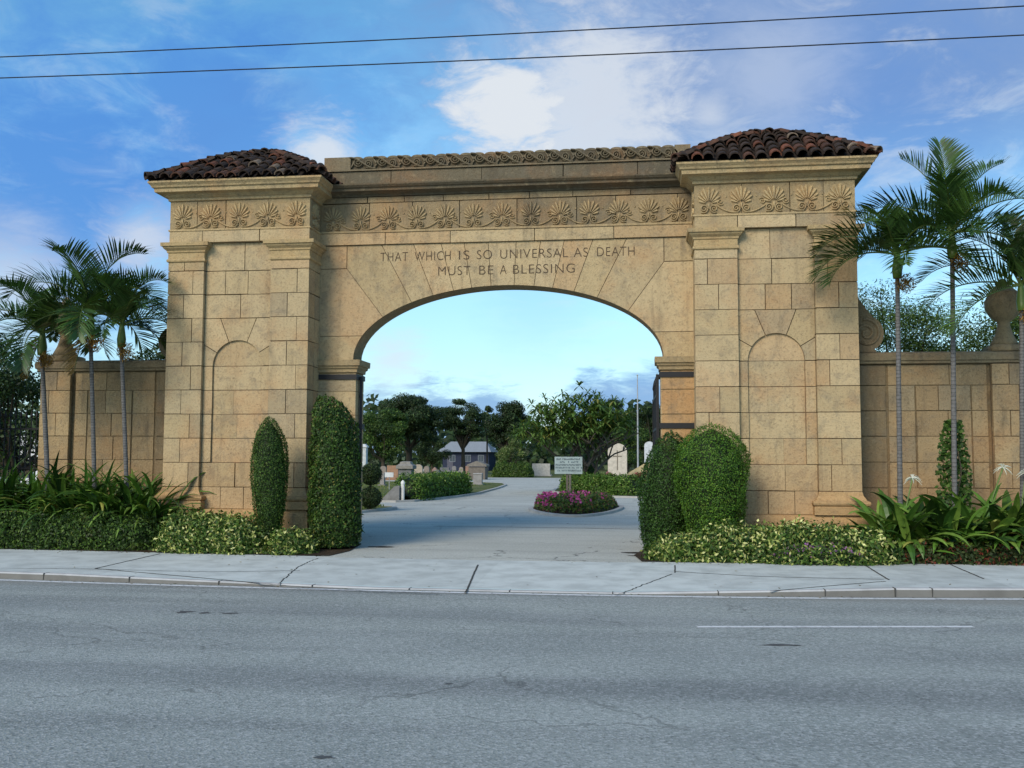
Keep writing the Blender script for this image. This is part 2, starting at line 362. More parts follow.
mb = MB(); rv = []; rf = []
for x in xs: rv += [(x, -24, -0.12), (x, edge_y(x) + 0.05, -0.12)]
for i in range(len(xs)-1): rf.append((2*i, 2*i+2, 2*i+3, 2*i+1))
mb.add(rv, rf)
struct(mb.build('road', M_ROAD))
def line_strip(mb, pts, w, zf, col, mat=0):
    pts = [np.array(p[:2], float) for p in pts]; n = len(pts); v = []
    for i, p in enumerate(pts):
        t = pts[min(i+1, n-1)] - pts[max(i-1, 0)]; t /= np.linalg.norm(t); q = np.array([-t[1], t[0]])*w/2
        for s in (1, -1): a = p + q*s; v.append((a[0], a[1], zf(a[0], a[1])))
    mb.add(v, [(2*i, 2*i+1, 2*i+3, 2*i+2) for i in range(n-1)], col, mat)
def jag(pts, step=0.12, amp=0.015):
    out = []
    for a, b in zip(pts[:-1], pts[1:]):
        a = np.array(a); b = np.array(b); k = max(1, int(np.linalg.norm(b-a)/step))
        for i in range(k): out.append(a + (b-a)*i/k + (rng.normal(0, amp, 2) if i else 0))
    out.append(np.array(pts[-1])); return out
def worn_paint():
    m, nt, b = new_mat('road_paint'); p = pos(nt)
    n = noise(nt, p, 14, 6, 0.7)
    nt.links.new(mixc(nt, sstep(nt, n, 0.52, 0.66, 0, 0.75), (0.62, 0.63, 0.63), (0.14, 0.145, 0.155)), b.inputs['Base Color']); b.inputs['Roughness'].default_value = 0.8
    return m
M_RPAINT = worn_paint()
mb = MB(); line_strip(mb, [(x, edge_y(x) - 0.20) for x in np.linspace(-30, 30, 121)], 0.12, lambda x, y: -0.116, (1, 1, 1)); struct(mb.build('road_edge_line', M_RPAINT))
mb = MB(); line_strip(mb, [(3.57, -7.93), (6.77, -7.44)], 0.11, lambda x, y: -0.116, (1, 1, 1)); struct(mb.build('road_lane_line', M_RPAINT))
mb = MB()
for (px, py, w, h) in ((184, 612, 0.16, 0.10), (206, 613, 0.10, 0.07), (229, 613.5, 0.13, 0.07), (780, 645, 0.30, 0.06), (325, 757, 0.10, 0.05), (448, 684, .06, .03), (745, 610, .05, .03)):
    x, y = G(px, py, -0.12); n = 11
    mb.add([(x + w*math.cos(2*PI*k/n)*random.uniform(.3, 1.2), y + h*math.sin(2*PI*k/n)*random.uniform(.3, 1.2), -0.117) for k in range(n)], [tuple(range(n))], (0.075, 0.078, 0.08))
struct(mb.build('road_patches', attr_mat('tar', 0.7, 0.3)))

mb = MB(); NX = 161; NT = 7
xx = np.linspace(-22, 24, NX); v = []; f = []
for x in xx:
    e, b = edge_y(x), back_y(x)
    for j in range(NT):
        y = e + 0.15 + (b - e - 0.15)*j/(NT-1); v.append((x, y, walk_z(x, y)))
for i in range(NX-1):
    for j in range(NT-1): a = i*NT + j; f.append((a, a+NT, a+NT+1, a+1))
slab = np.array([np.searchsorted([-12.5, -10.9, -9.3, -7.7, -5.9, -3.0, .3, 3.6, 6.9, 8.1, 9.6, 11.2], xx[i]) for i in range(NX-1) for j in range(NT-1)])
mb.add(v, f, np.array([0.52, 0.555, 0.535])*np.array([.97, 1.03, .94, 1.0, .97, 1.02, .96, 1.03, .98, .92, 1.02, .95, 1.0])[slab][:, None])
DK = (0.07, 0.07, 0.065); zs = lambda x, y: walk_z(x, y) + 0.004
J = lambda pts, w=0.03, amp=0.004: line_strip(mb, jag([G(*p, -0.03) for p in pts], 0.08, amp*.6), w*1.0, zs, DK)
J([(478, 566), (465.5, 587.5)]); J([(160, 555.5), (95, 569.5)]); J([(95, 569.5), (300, 583), (440, 589)], 0.035, 0.012)
J([(860, 564), (889, 582)]); J([(945, 564), (984, 581)]); J([(886, 583.5), (770, 590)], 0.03); J([(675, 567), (675, 573)], 0.022)
J([(675, 572), (760, 577), (884, 581.5)], 0.025, 0.01); J([(672, 574), (615, 590)], 0.02, 0.02); J([(318, 560), (298, 567), (278, 581)], 0.02, 0.02)
J([(0, 569), (95, 570), (210, 571.5), (300, 570)], 0.02, 0.01)
for px0, px1 in ((-160, -260), (1060, 1120), (1150, 1230)): J([(px0, 560), (px1, 577)])
struct(mb.build('sidewalk', M_CONC))
mb = MB(); v = []; f = []
for i, x in enumerate(xx):
    e = edge_y(x); z = kerb_z(x)
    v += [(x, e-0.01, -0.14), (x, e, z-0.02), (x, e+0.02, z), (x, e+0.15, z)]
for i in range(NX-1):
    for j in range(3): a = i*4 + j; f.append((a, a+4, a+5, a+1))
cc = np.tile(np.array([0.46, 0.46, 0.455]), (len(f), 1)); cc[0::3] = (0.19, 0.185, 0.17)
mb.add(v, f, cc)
for x in np.arange(-20, 22, 1.5):
    e = edge_y(x)
    if abs(x - 6.48) > .5: box(mb, x-.006, x+.006, e-0.013, e+.15, -.13, kerb_z(x)+.003, DK)
box(mb, 6.47, 6.49, edge_y(6.48)-.014, edge_y(6.48)+.15, -.13, .003, DK)
struct(mb.build('kerb', M_CONC))

def sheet(name, pts, z, mat):
    mb = MB(); mb.add([(x, y, z) for x, y in pts], [tuple(range(len(pts)))], (1, 1, 1)); return struct(mb.build(name, mat))
sheet('planting_bed', [(-22, back_y(-22)), (-12, back_y(-12)), (-3.2, back_y(-3.2)), (-2.85, -1.8), (-2.75, -.8), (-2.95, .7), (-4.2, 1.2), (-22, 1.4)], 0.012, M_SOIL)
sheet('planting_bed', [(24, back_y(24)), (24, 1.4), (4.2, 1.2), (2.95, .7), (2.75, -.8), (2.9, -1.9), (3.2, back_y(3.2)), (8, back_y(8))], 0.012, M_SOIL)
drv = [(-3.0, back_y(-2.8) - .02), (0, back_y(0) - .02), (3.0, back_y(2.9) - .02), (3.3, 1.6), (6, 4), (7.5, 12), (8, 24), (24, 24), (24, 68), (-60, 68), (-60, 15), (-12, 15), (-7, 3.5), (-3.3, 1.6)]
sheet('driveway', drv, 0.0, M_DRIVE)
mb = MB()
line_strip(mb, jag([(-2.6, 6.2), (-1.0, 6.35), (1.0, 6.25), (3.6, 6.1)], .2, .02), .05, lambda x, y: .004, (0.03, 0.03, 0.03))
for px, py, w in ((382, 547, .3), (635, 553, .35), (640, 556, .22), (590, 548, .07)):
    x, y = G(px, py); n = 13
    mb.add([(x + w*math.cos(2*PI*k/n)*random.uniform(.5, 1.2), y + .5*w*math.sin(2*PI*k/n)*random.uniform(.5, 1.2), .005) for k in range(n)], [tuple(range(n))], (0.045, 0.036, 0.028))
struct(mb.build('driveway_stains', attr_mat('stain', 0.9, 0.1)))

def island(pts, name='lawn_island', mat=M_GRASS, h=0.08, kw=0.16):
    n = len(pts); P = [np.array(p, float) for p in pts]
    ar = sum(P[i][0]*P[(i+1) % n][1] - P[(i+1) % n][0]*P[i][1] for i in range(n)); s = 1 if ar > 0 else -1
    inn = inset([tuple(p) for p in P], kw)
    mb = MB(); mb.add([(x, y, h - .015) for x, y in inn], [tuple(range(n))])
    struct(mb.build(name, mat))
    mb = MB(); v = []
    for i in range(n): v += [(*P[i], -.01), (*P[i], h), (*inn[i], h), (*inn[i], 0)]
    f = [];
    for i in range(n):
        a, b = 4*i, 4*((i+1) % n)
        for k in range(3): f.append((a+k, b+k, b+k+1, a+k+1))
    mb.add(v, f, (0.42, 0.41, 0.385)); struct(mb.build('island_kerb', M_CONC))
def spline(pts, per=6, closed=True):
    n = len(pts); out = []
    for i in range(n):
        p0, p1, p2, p3 = [np.array(pts[(i+k-1) % n], float) for k in range(4)]
        for t in np.linspace(0, 1, per, endpoint=False):
            out.append(tuple(.5*((2*p1) + (-p0+p2)*t + (2*p0-5*p1+4*p2-p3)*t*t + (-p0+3*p1-3*p2+p3)*t**3)))
    return out
island([(-14, 5), (-8.2, 5.2), (-7.0, 8), (-6.3, 11.5), (-5.65, 14.4), (-5.9, 15.2), (-7, 15.6), (-14, 16.2)])
island([(-40, 20.4), (-9, 19.6), (-7.0, 19.5), (-6.4, 20.2), (-5.5, 25), (-5.2, 29), (-5.5, 38), (-5.9, 44), (-6.6, 47.5), (-9, 50), (-40, 52)])
FL = spline([(-1.1, 15.6), (-.75, 13.2), (.15, 11.3), (.95, 10.95), (1.6, 12.2), (2.05, 14.6), (2.1, 17.4), (1.1, 19), (-.3, 18.3)], 5)
island(FL, 'flower_island', M_SOIL)
island([(-2.2, 37), (-1.9, 32), (-.6, 28.3), (1.4, 26.2), (3.2, 25.6), (16, 27), (16, 52), (1, 53), (-2.0, 45)])

# ------------------------------------------------------------------ the gateway
def tint(a, b, k=None):
    k = rng.random() if k is None else k
    return tuple(np.array(a)*(1-k) + np.array(b)*k)
def stone_col():
    c = tint((0.46, 0.375, 0.235), (0.52, 0.43, 0.285))
    if rng.random() < .11: c = tint(c, (0.47, 0.32, 0.19), .42)
    if rng.random() < .07: c = tint(c, (0.34, 0.29, 0.21), .6)
    return tuple(np.array(c)*rng.uniform(.93, 1.06))
def wall_col():
    c = tint((0.33, 0.255, 0.16), (0.42, 0.335, 0.21))
    if rng.random() < .2: c = tint(c, (0.26, 0.24, 0.19), .5)
    return c
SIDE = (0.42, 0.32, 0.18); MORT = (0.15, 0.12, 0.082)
GAP = 0.0075
def gp(): return rng.uniform(.0035, .012)
def face_blocks(mb, o, u, n, u0, u1, zs, dep, colf=stone_col, lens=(.55, 1.05), splits=None, off=0):
    """Ashlar courses on one upright face: o is a point of the face, u its level direction, n the way out."""
    o = Vector(o); u = Vector(u); n = Vector(n); up = Vector((0, 0, 1))
    for ci, (z0, z1) in enumerate(zip(zs[:-1], zs[1:])):
        if splits is not None: cuts = splits[ci % len(splits)]
        else:
            cuts = [u0]; x = u0
            while True:
                x += rng.uniform(*lens)
                if x > u1 - .28: break
                cuts.append(x)
            cuts.append(u1)
        for a, b in zip(cuts[:-1], cuts[1:]):
            g = gp(); g2 = gp(); g3 = gp()
            base_ = o + u*(a + g) + up*(z0 + g2) - n*dep
            j = rng.uniform(0, .002)
            if u.cross(up).dot(n) > 0: obox(mb, base_, u, n, up, b-a-g-g3, dep + j, z1-z0-g2-gp(), colf())
            else: obox(mb, base_, u, n, up, b-a-g-g3, dep + j, z1-z0-g2-gp(), colf())
def ray_out(cx, cz, th, outer):
    d = np.array([math.cos(th), math.sin(th)]); best = None
    for (ax, az), (bx, bz) in zip(outer[:-1], outer[1:]):
        e = np.array([bx-ax, bz-az]); w = np.array([ax-cx, az-cz]); den = d[0]*e[1] - d[1]*e[0]
        if abs(den) < 1e-9: continue
        t = (w[0]*e[1] - w[1]*e[0])/den; s = (w[0]*d[1] - w[1]*d[0])/den
        if t > 0 and -1e-6 <= s <= 1+1e-6 and (best is None or t < best): best = t
    return (cx + d[0]*best, cz + d[1]*best)
def wedges(cx, cz, a, b, outer, edges, fc=None):
    """Voussoir outlines between an elliptical inner edge and an outer polyline, split at the given angles."""
    fc = fc or (cx, cz); res = []
    def inner(th):
        d = np.array([math.cos(th), math.sin(th)]); o = np.array([fc[0]-cx, fc[1]-cz])
        A_ = (d[0]/a)**2 + (d[1]/b)**2; B_ = 2*(o[0]*d[0]/a**2 + o[1]*d[1]/b**2); C_ = (o[0]/a)**2 + (o[1]/b)**2 - 1
        t = (-B_ + math.sqrt(B_*B_ - 4*A_*C_))/(2*A_); return (fc[0] + d[0]*t, fc[1] + d[1]*t)
    oa = [math.atan2(z-fc[1], x-fc[0]) for x, z in outer]
    for t0, t1 in zip(edges[:-1], edges[1:]):
        p = [inner(t) for t in np.linspace(t0, t1, 7)]
        q = [ray_out(*fc, t1, outer)] + [pt for pt, an in sorted(zip(outer, oa), key=lambda s: -s[1]) if t0 + 1e-4 < an < t1 - 1e-4] + [ray_out(*fc, t0, outer)]
        res.append(p + q)
    return res

Z = dict(pl=0.75, base=1.10, capb=5.96, cap=6.37, arch=6.64, fr=7.27, cor=7.64)
XI, XO = 3.966, 7.075
COURSE = [Z['base']] + [3.738 - .507*k for k in (5, 4, 3, 2, 1)] + [3.738 + .507*k for k in range(0, 5)] + [6.37]
COURSE = [1.10, 1.203+.0, 1.710, 2.217, 2.724, 3.231, 3.738, 4.245, 4.752, 5.259, 5.766, 6.37]
COURSE[1:2] = []
COURSE[0] = .75; COURSE.insert(1, 1.203)
gate = empty('cemetery_gateway', (0, 0, 0), 'ochre stone cemetery gateway with arched opening, twin tiled piers and carved inscription', 'gateway')

# carved ornament ------------------------------------------------
def to3(o, u, n): 
    o = Vector(o); u = Vector(u); n = Vector(n)
    return lambda x, z, h: tuple(o + u*x + Vector((0, 0, z)) + n*h)
def ribbon(mb, pts, w, h, T, col):            # a raised half-round band along a drawn line
    n = len(pts); v = []; f = []
    for i in range(n):
        p = np.array(pts[i]); t = np.array(pts[min(i+1, n-1)]) - np.array(pts[max(i-1, 0)]); t = t/(np.linalg.norm(t)+1e-9)
        q = np.array([-t[1], t[0]])
        for s, hh in ((-1, -.004), (-.55, h*.8), (0, h), (.55, h*.8), (1, -.004)): a = p + q*s*w/2; v.append(T(a[0], a[1], hh))
    for i in range(n-1):
        for k in range(4): f.append((5*i+k, 5*i+5+k, 5*i+6+k, 5*i+k+1))
    f += [(0, 1, 2, 3, 4), tuple(5*(n-1)+k for k in (4, 3, 2, 1, 0))]
    mb.add(v, f, col)
def petal(mb, x, z, ang, r0, r1, w, h, T, col):
    d = np.array([math.sin(ang), math.cos(ang)]); q = np.array([d[1], -d[0]]); v = []; prof = [(0, .25), (.3, .6), (.6, .95), (.82, 1), (.95, .65), (1.0, .15)]
    for t, ww in prof:
        c = np.array([x, z]) + d*(r0 + (r1-r0)*t)
        for s, hh in ((-1, -.004), (-.45, h), (.45, h), (1, -.004)): a = c + q*s*ww*w/2; v.append(T(a[0], a[1], hh*(1 if t < .99 else .4)))
    m = len(prof); f = [(4*i+k, 4*i+4+k, 4*i+5+k, 4*i+k+1) for i in range(m-1) for k in range(3)]
    f += [(0, 1, 2, 3), tuple(4*(m-1)+k for k in (3, 2, 1, 0))]
    mb.add(v, f, col)
def spiral(cx, cz, r0, r1, a0, turns, n=22):
    return [(cx + (r0 + (r1-r0)*t)*math.cos(a0 + turns*2*PI*t), cz + (r0 + (r1-r0)*t)*math.sin(a0 + turns*2*PI*t)) for t in np.linspace(0, 1, n)]
RCOL = (0.50, 0.40, 0.24)
def palmette(parent, o, u, n, col=RCOL, mat=None, sc=1.0):
    mb = MB(); T = to3(o, u, n)
    for k in range(-4, 5):
        L = (.345 - .0085*k*k)*rng.uniform(.98, 1.02)
        petal(mb, rng.normal(0, .002), .19*sc, k*.31 + rng.normal(0, .012), .07, L*sc, .066*sc*rng.uniform(.94, 1.06), .036*rng.uniform(.9, 1.1), T, col)
    petal(mb, 0, .13*sc, 0, -.04, .08*sc, .06*sc, .04, T, col)
    for s in (-1, 1):
        pts = [(p[0]*s, p[1]) for p in spiral(.098*sc, .098*sc, .012*sc, .088*sc, .3, 1.8, 26)]
        ribbon(mb, pts, .032*sc, .042, T, col)
    return mb.build('palmette', mat or M_STONE, parent)
def link_scroll(mb, o, u, n, w, col, flip):
    """The stem that swings from one palmette foot to the next."""
    T = to3(o, u, n)
    pts = [(.10, .02)] + [(t*w, .045 + .10*math.sin((t-.2)*PI/.62)*(1 if .2 < t < .82 else 0)*.5) for t in np.linspace(.18, .62, 8)] 
    pts = [(.06 + (w-.20)*t, .012 + .16*(t**2.2)) for t in np.linspace(0, 1, 9)]
    if flip: pts = [(w - x, z) for x, z in pts]
    ribbon(mb, pts, .034, .034, T, col)
    c = (w*.5 + (.09 if not flip else -.09), .235)
    sp = spiral(c[0], c[1], .010, .07, PI if flip else 0, 1.4, 18)
    ribbon(mb, sp, .026, .03, T, col)
    tube_ = [(w*.5 + .02*(1 if flip else -1), .33), (w*.5 + .03*(1 if flip else -1), .36)]
    ribbon(mb, tube_, .03, .02, T, col)

def tiled_roof(parent, x0, x1, y0, y1, z0, h):
    mb = MB(); cx, cy = (x0+x1)/2, (y0+y1)/2; hw = (x1-x0)/2; hd = (y1-y0)/2
    prof = lambda t: z0 + h*(1-(1-t)**1.3)
    n = 9; v = []; f = []
    for i in range(n+1):
        t = i/n*.93; k = 1-t; zz = prof(t) - .03
        v += [(cx-hw*k, cy-hd*k, zz), (cx+hw*k, cy-hd*k, zz), (cx+hw*k, cy+hd*k, zz), (cx-hw*k, cy+hd*k, zz)]
    for i in range(n):
        for k in range(4): f.append((4*i+k, 4*i+(k+1) % 4, 4*i+4+(k+1) % 4, 4*i+4+k))
    f.append(tuple(4*n+k for k in range(4))); f.append((3, 2, 1, 0))
    mb.add(v, f, (0.025, 0.02, 0.018))
    def tcol():
        r = rng.random()
        if r < .58: c = (0.045, 0.030, 0.023)
        elif r < .82: c = (0.095, 0.046, 0.030)
        elif r < .94: c = (0.17, 0.065, 0.038)
        else: c = (0.20, 0.15, 0.11)
        return tuple(np.array(c)*rng.uniform(.7, 1.25))
    def tile(p, q, across, out, r, c):         # half barrel from p (low) to q (high)
        p = Vector(p); q = Vector(q); ns = 7; v = []
        for e, rr in ((p, r), (q, r*.78)):
            for k in range(ns):
                a = PI*k/(ns-1); v.append(tuple(e + across*math.cos(a)*rr + out*math.sin(a)*rr*.95))
            for k in range(ns):
                a = PI*(ns-1-k)/(ns-1); v.append(tuple(e + across*math.cos(a)*rr*.80 + out*math.sin(a)*rr*.74))
        m = 2*ns; f = [(k, (k+1) % m, m+(k+1) % m, m+k) for k in range(m)]
        f += [(k, m-1-k, m-2-k, k+1) for k in range(ns-1)]
        mb.add(v, f, c)
    sides = [((0, -1), (1, 0), hw, hd), ((1, 0), (0, 1), hd, hw), ((0, 1), (-1, 0), hw, hd), ((-1, 0), (0, -1), hd, hw)]
    rows = 7; ncol = 15
    for (ox, oy), (ux, uy), half, dep in sides:
        pitch = 2*half/ncol; un = Vector((ux, uy, 0)); on = Vector((ox, oy, 0))
        for r in range(rows):
            t0, t1 = r/rows*.95 - .035, (r+1.35)/rows*.95
            for c in range(-1, ncol+1):
                w = -half + (c+.5)*pitch
                tm = max(t0, 0)
                if abs(w) > half*(1-tm) + pitch*.2: continue
                jx = rng.normal(0, .018); jz = rng.normal(0, .014)
                p = Vector((cx, cy, 0)) + un*(w+jx) + on*dep*(1-t0); p.z = prof(max(t0, 0)) + jz + .045 - (.02 if t0 < 0 else 0)
                q = Vector((cx, cy, 0)) + un*(w+jx*.5) + on*dep*(1-t1); q.z = prof(t1) + jz - .012
                d = (q-p).normalized(); out = un.cross(d).normalized()
                if out.z < 0: out = -out
                tile(p, q, un, out, pitch*.47*rng.uniform(.90, 1.10), tcol())
    for sx, sy in ((-1, -1), (1, -1), (1, 1), (-1, 1)):
        m = 13
        for i in range(m):
            t0, t1 = i/m*.93 - .02, (i+1.3)/m*.93
            p = Vector((cx + sx*hw*(1-t0), cy + sy*hd*(1-t0), prof(max(t0, 0)) + .06 + rng.normal(0, .01)))
            q = Vector((cx + sx*hw*(1-t1), cy + sy*hd*(1-t1), prof(t1) + .035))
            d = (q-p).normalized(); ac = d.cross(Vector((0, 0, 1))).normalized(); out = ac.cross(d).normalized()
            if out.z < 0: out = -out
            tile(p, q, ac, out, .115, tcol())
    for k in range(9):
        a = 2*PI*k/9; p = Vector((cx + .42*math.cos(a), cy + .42*math.sin(a), prof(.86) + .03)); q = Vector((cx, cy, prof(.97) + .06))
        d = (q-p).normalized(); ac = d.cross(Vector((0, 0, 1))).normalized(); out = ac.cross(d).normalized()
        tile(p, q, ac, out if out.z > 0 else -out, .12, tcol())
    return mb.build('tiled_roof', M_TILE, parent)

def build_pier(s):
    """s = -1 for the pier on the left of the drive, +1 for the right; local x runs from the arch outwards."""
    X = lambda a: a*s
    def bx(mb, a0, a1, *r): box(mb, min(X(a0), X(a1)), max(X(a0), X(a1)), *r)
    def rg(mb, a0, a1, y0, y1, prof, col, **k): ring(mb, min(X(a0), X(a1)), max(X(a0), X(a1)), y0, y1, prof, col, **k)
    D = 3.1
    mb = MB()
    bx(mb, XI+.02, XO-.02, .155, D-.02, 0.1, Z['fr'], MORT)
    # front panel between the pilasters, with the blind niche
    nx, nr, nz0, nz1 = 5.53, .54, 1.71, 3.738
    a0, a1 = 4.80, 6.28
    zl = COURSE
    for z0, z1 in zip(zl[:-1], zl[1:]):
        if z1 <= nz0 + .01 or z0 > 4.75 - .01:
            k = rng.uniform(.4, .6); cuts = [a0, a0 + (a1-a0)*k, a1] if rng.random() < .75 else [a0, a0+(a1-a0)*.36, a0+(a1-a0)*.7, a1]
            segs = list(zip(cuts[:-1], cuts[1:]))
        elif z0 < nz1 - .01: segs = [(a0, nx-nr), (nx+nr, a1)]
        else: continue
        for p, q in segs: bx(mb, p+gp(), q-gp(), .10, .16, z0+gp(), z1-gp(), stone_col())
    h = 4.752 - nz1
    outer = [(nx+.75, nz1-.001), (nx+.75, 4.752), (nx-.73, 4.752), (nx-.73, nz1-.001)]
    for w in wedges(nx, nz1, nr, nr, outer, [0.001, .55, 1.2, 1.95, 2.6, PI-.001]):
        prism(mb, [(X(x), z) for x, z in inset(w, GAP)], .10, .16, stone_col())
    for z0, z1 in zip(zl[:-1], zl[1:]):        # the back of the niche
        if nz0 - .01 <= z0 < nz1 - .01:
            cuts = [nx-nr, nx+rng.uniform(-.2, .2), nx+nr] if rng.random() < .6 else [nx-nr, nx+nr]
            for p, q in zip(cuts[:-1], cuts[1:]): bx(mb, p+.002, q-.002, .150, .165, z0+gp(), z1-gp(), stone_col())
    poly = [(nx+nr*math.cos(t), nz1 + GAP + nr*math.sin(t)) for t in np.linspace(0, PI, 15)]
    prism(mb, [(X(x), z) for x, z in poly], .150, .165, stone_col())
    # flanks
    for a, nn in ((XI, -1), (XO, 1)):
        face_blocks(mb, (X(a), 0, 0), (0, 1, 0), (s*nn, 0, 0), .86 if a == XO else .80, D, COURSE, .03)
    face_blocks(mb, (X(XI), D, 0), (s, 0, 0), (0, 1, 0), 0, XO-XI, COURSE, .03)
    # architrave and plain frieze ground
    zz = [Z['cap'], Z['arch']]
    face_blocks(mb, (X(XI), 0, 0), (s, 0, 0), (0, -1, 0), 0, XO-XI, zz, .14, lens=(.8, 1.3))
    face_blocks(mb, (X(XI), 0, 0), (0, 1, 0), (-s, 0, 0), .145, D, zz, .03); face_blocks(mb, (X(XO), 0, 0), (0, 1, 0), (s, 0, 0), .145, D, zz, .03)
    pier = mb.build('pier', M_STONE, gate)
    mb = MB()
    rg(mb, XI, XO, 0, D, [(.09, -.05), (.09, .62), (.075, .68), (.04, .74), (-.1, .752)], (0.46, 0.34, 0.19))
    for q in (4.55, 5.6, 6.5): bx(mb, q-.006, q+.006, -.0925, -.08, 0, .66, MORT)
    mb.build('plinth', M_STONE, pier)
    for p0, p1 in ((XI, 4.80), (6.28, XO)):
        mb = MB(); flank = XI if p0 == XI else XO; nn = -1 if p0 == XI else 1
        bx(mb, p0+.02, p1-.02, .02, .80, .75, Z['cap'], MORT)
        for ci, (z0, z1) in enumerate(zip(COURSE[:-1], COURSE[1:])):
            k = (.3 if ci % 2 else .55); cuts = [p0, p0 + (p1-p0)*k, p1] if rng.random() < .7 else [p0, p1]
            for a, b in zip(cuts[:-1], cuts[1:]):
                bx(mb, a+(gp() if a != p0 else 0), b-(gp() if b != p1 else 0), 0, .05, z0+gp(), z1-gp(), stone_col())
            fx = flank; a, b = (fx, fx+.03) if nn < 0 else (fx-.03, fx)
            bx(mb, a, b, .052, .40-gp(), z0+gp(), z1-gp(), stone_col()); bx(mb, a, b, .40+gp(), .80, z0+gp(), z1-gp(), stone_col())
            inx = p1 if p0 == XI else p0; a, b = (inx-.03, inx) if p0 == XI else (inx, inx+.03)
            bx(mb, a, b, .052, .12, z0+gp(), z1-gp(), stone_col())
        pil = mb.build('pilaster', M_STONE, pier)
        mb = MB()
        rg(mb, p0, p1, 0, .80, [(.02, .752), (.11, .754), (.11, .90), (.09, .92), (.125, .94), (.135, .975), (.125, 1.01), (.075, 1.03), (.06, 1.06), (.02, 1.12), (.003, 1.19)], (0.46, 0.35, 0.20))
        mb.build('pilaster_base', M_STONE, pier)
        mb = MB()
        rg(mb, p0, p1, 0, .80, [(.003, 5.95), (.03, 5.965), (.035, 5.99), (.03, 6.015), (.008, 6.03), (.008, 6.15), (.03, 6.165), (.035, 6.20), (.09, 6.25), (.10, 6.285), (.13, 6.29), (.135, 6.365), (.0, 6.372)], (0.47, 0.37, 0.215))
        mb.build('capital', M_STONE, pier)
    # frieze: blocks, palmettes and linking stems
    mb = MB(); zz = [Z['arch'], Z['fr']]
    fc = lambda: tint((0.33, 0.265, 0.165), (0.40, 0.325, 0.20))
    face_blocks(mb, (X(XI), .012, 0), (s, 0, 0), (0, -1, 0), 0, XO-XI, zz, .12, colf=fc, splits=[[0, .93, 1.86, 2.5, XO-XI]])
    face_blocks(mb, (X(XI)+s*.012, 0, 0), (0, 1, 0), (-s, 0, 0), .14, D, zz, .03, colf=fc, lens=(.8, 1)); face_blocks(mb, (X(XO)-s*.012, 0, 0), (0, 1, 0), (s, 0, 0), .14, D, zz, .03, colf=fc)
    sp = .64; px = [XI + (XO-XI)/2 + (k-2)*sp*.985 for k in range(5)]
    rg(mb, XI, XO, 0, D, [(0, Z['arch']-.02), (.018, Z['arch']-.015), (.018, Z['arch']+.02), (-.1, Z['arch']+.025)], RCOL, cap=False)
    for i in range(4):
        lo = min(X(px[i]), X(px[i+1]))
        link_scroll(mb, (lo, .012, Z['arch']+.03), (1, 0, 0), (0, -1, 0), sp*.985, RCOL, i % 2 == 0)
    fr = mb.build('frieze', M_STONE, pier)
    for q in px: palmette(pier, (X(q), .012, Z['arch']+.035), (1, 0, 0), (0, -1, 0))
    palmette(pier, (X(XI)+s*.012, .36, Z['arch']+.035), (0, 1, 0), (-s, 0, 0))
    mb = MB()
    rg(mb, XI, XO, 0, D, [(.0, Z['fr']-.002), (.03, Z['fr']+.01), (.03, 7.33), (.06, 7.345), (.12, 7.40), (.15, 7.41), (.24, 7.425), (.25, 7.50), (.285, 7.515), (.30, 7.55), (.335, 7.59), (.348, 7.60), (.348, 7.64)], (0.47, 0.385, 0.235))
    for q in (4.4, 5.2, 6.1, 6.9): bx(mb, q-.005, q+.005, -.351, -.34, 7.60, 7.64, MORT)
    mb.build('cornice', M_STONE, pier)
    x0, x1 = sorted((X(XI-.34), X(XO+.34)))
    tiled_roof(pier, x0, x1, -.34, D+.34, 7.645, 1.04)
for s in (-1, 1): build_pier(s)

# the arch ------------------------------------------------------
AX, AB, AZ, AY0, AY1, AC = 3.28, 1.55, 3.90, .75, 1.36, .07
mb = MB(); XE = XI + .016; ZT = 6.385
outer = [(XE, AZ), (XE, ZT), (-XE, ZT), (-XE, AZ)]
for w in wedges(AC, AZ, AX, AB, outer, list(np.linspace(0.0005, PI-.0005, 13))):
    n = 7; v = [(x, AY0+.022, z) for x, z in w] + [(x, AY1, z) for x, z in w]; m = len(w)
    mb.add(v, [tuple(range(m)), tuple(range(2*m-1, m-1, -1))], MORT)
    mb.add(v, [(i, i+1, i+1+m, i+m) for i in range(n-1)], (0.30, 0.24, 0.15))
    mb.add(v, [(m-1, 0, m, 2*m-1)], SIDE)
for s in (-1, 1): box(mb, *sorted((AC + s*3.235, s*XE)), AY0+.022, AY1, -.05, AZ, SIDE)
FC = (AC, 1.35)
notch = [(XE, AZ), (XE, 5.88), (3.38, 5.88), (3.38, ZT), (-3.38, ZT), (-3.38, 5.88), (-XE, 5.88), (-XE, AZ)]
def fan_edges():
    e0 = math.atan2(AZ-FC[1], AX)+.0005; e1 = e0
    marks = [(XE, 4.62), (XE, 5.15), (3.38, 5.88), (2.62, ZT), (1.92, ZT), (1.32, ZT), (.82, ZT), (.30, ZT)]
    # joints run square to the arch: pick the angle about the fan centre
    r = [math.atan2(z-FC[1], x-FC[0]) for x, z in marks]; l = [math.atan2(z-FC[1], -x-FC[0]) for x, z in marks]
    return [e0] + r + list(reversed(l)) + [PI - e0]
outer2 = notch
ED = fan_edges(); ZS = 4.42
ts = math.asin((ZS-AZ)/AB); xs_ = AX*math.cos(ts)
ED[0] = math.atan2(ZS-FC[1], xs_); ED[-1] = PI - ED[0]; ED = [e for e in ED if ED[0] <= e <= ED[-1]]
WD = wedges(AC, AZ, AX, AB, outer2, ED, FC)
WD[0] = WD[0] + [(XE, ZS)]; WD[-1] = WD[-1][:7] + [(-XE, ZS)] + WD[-1][7:]
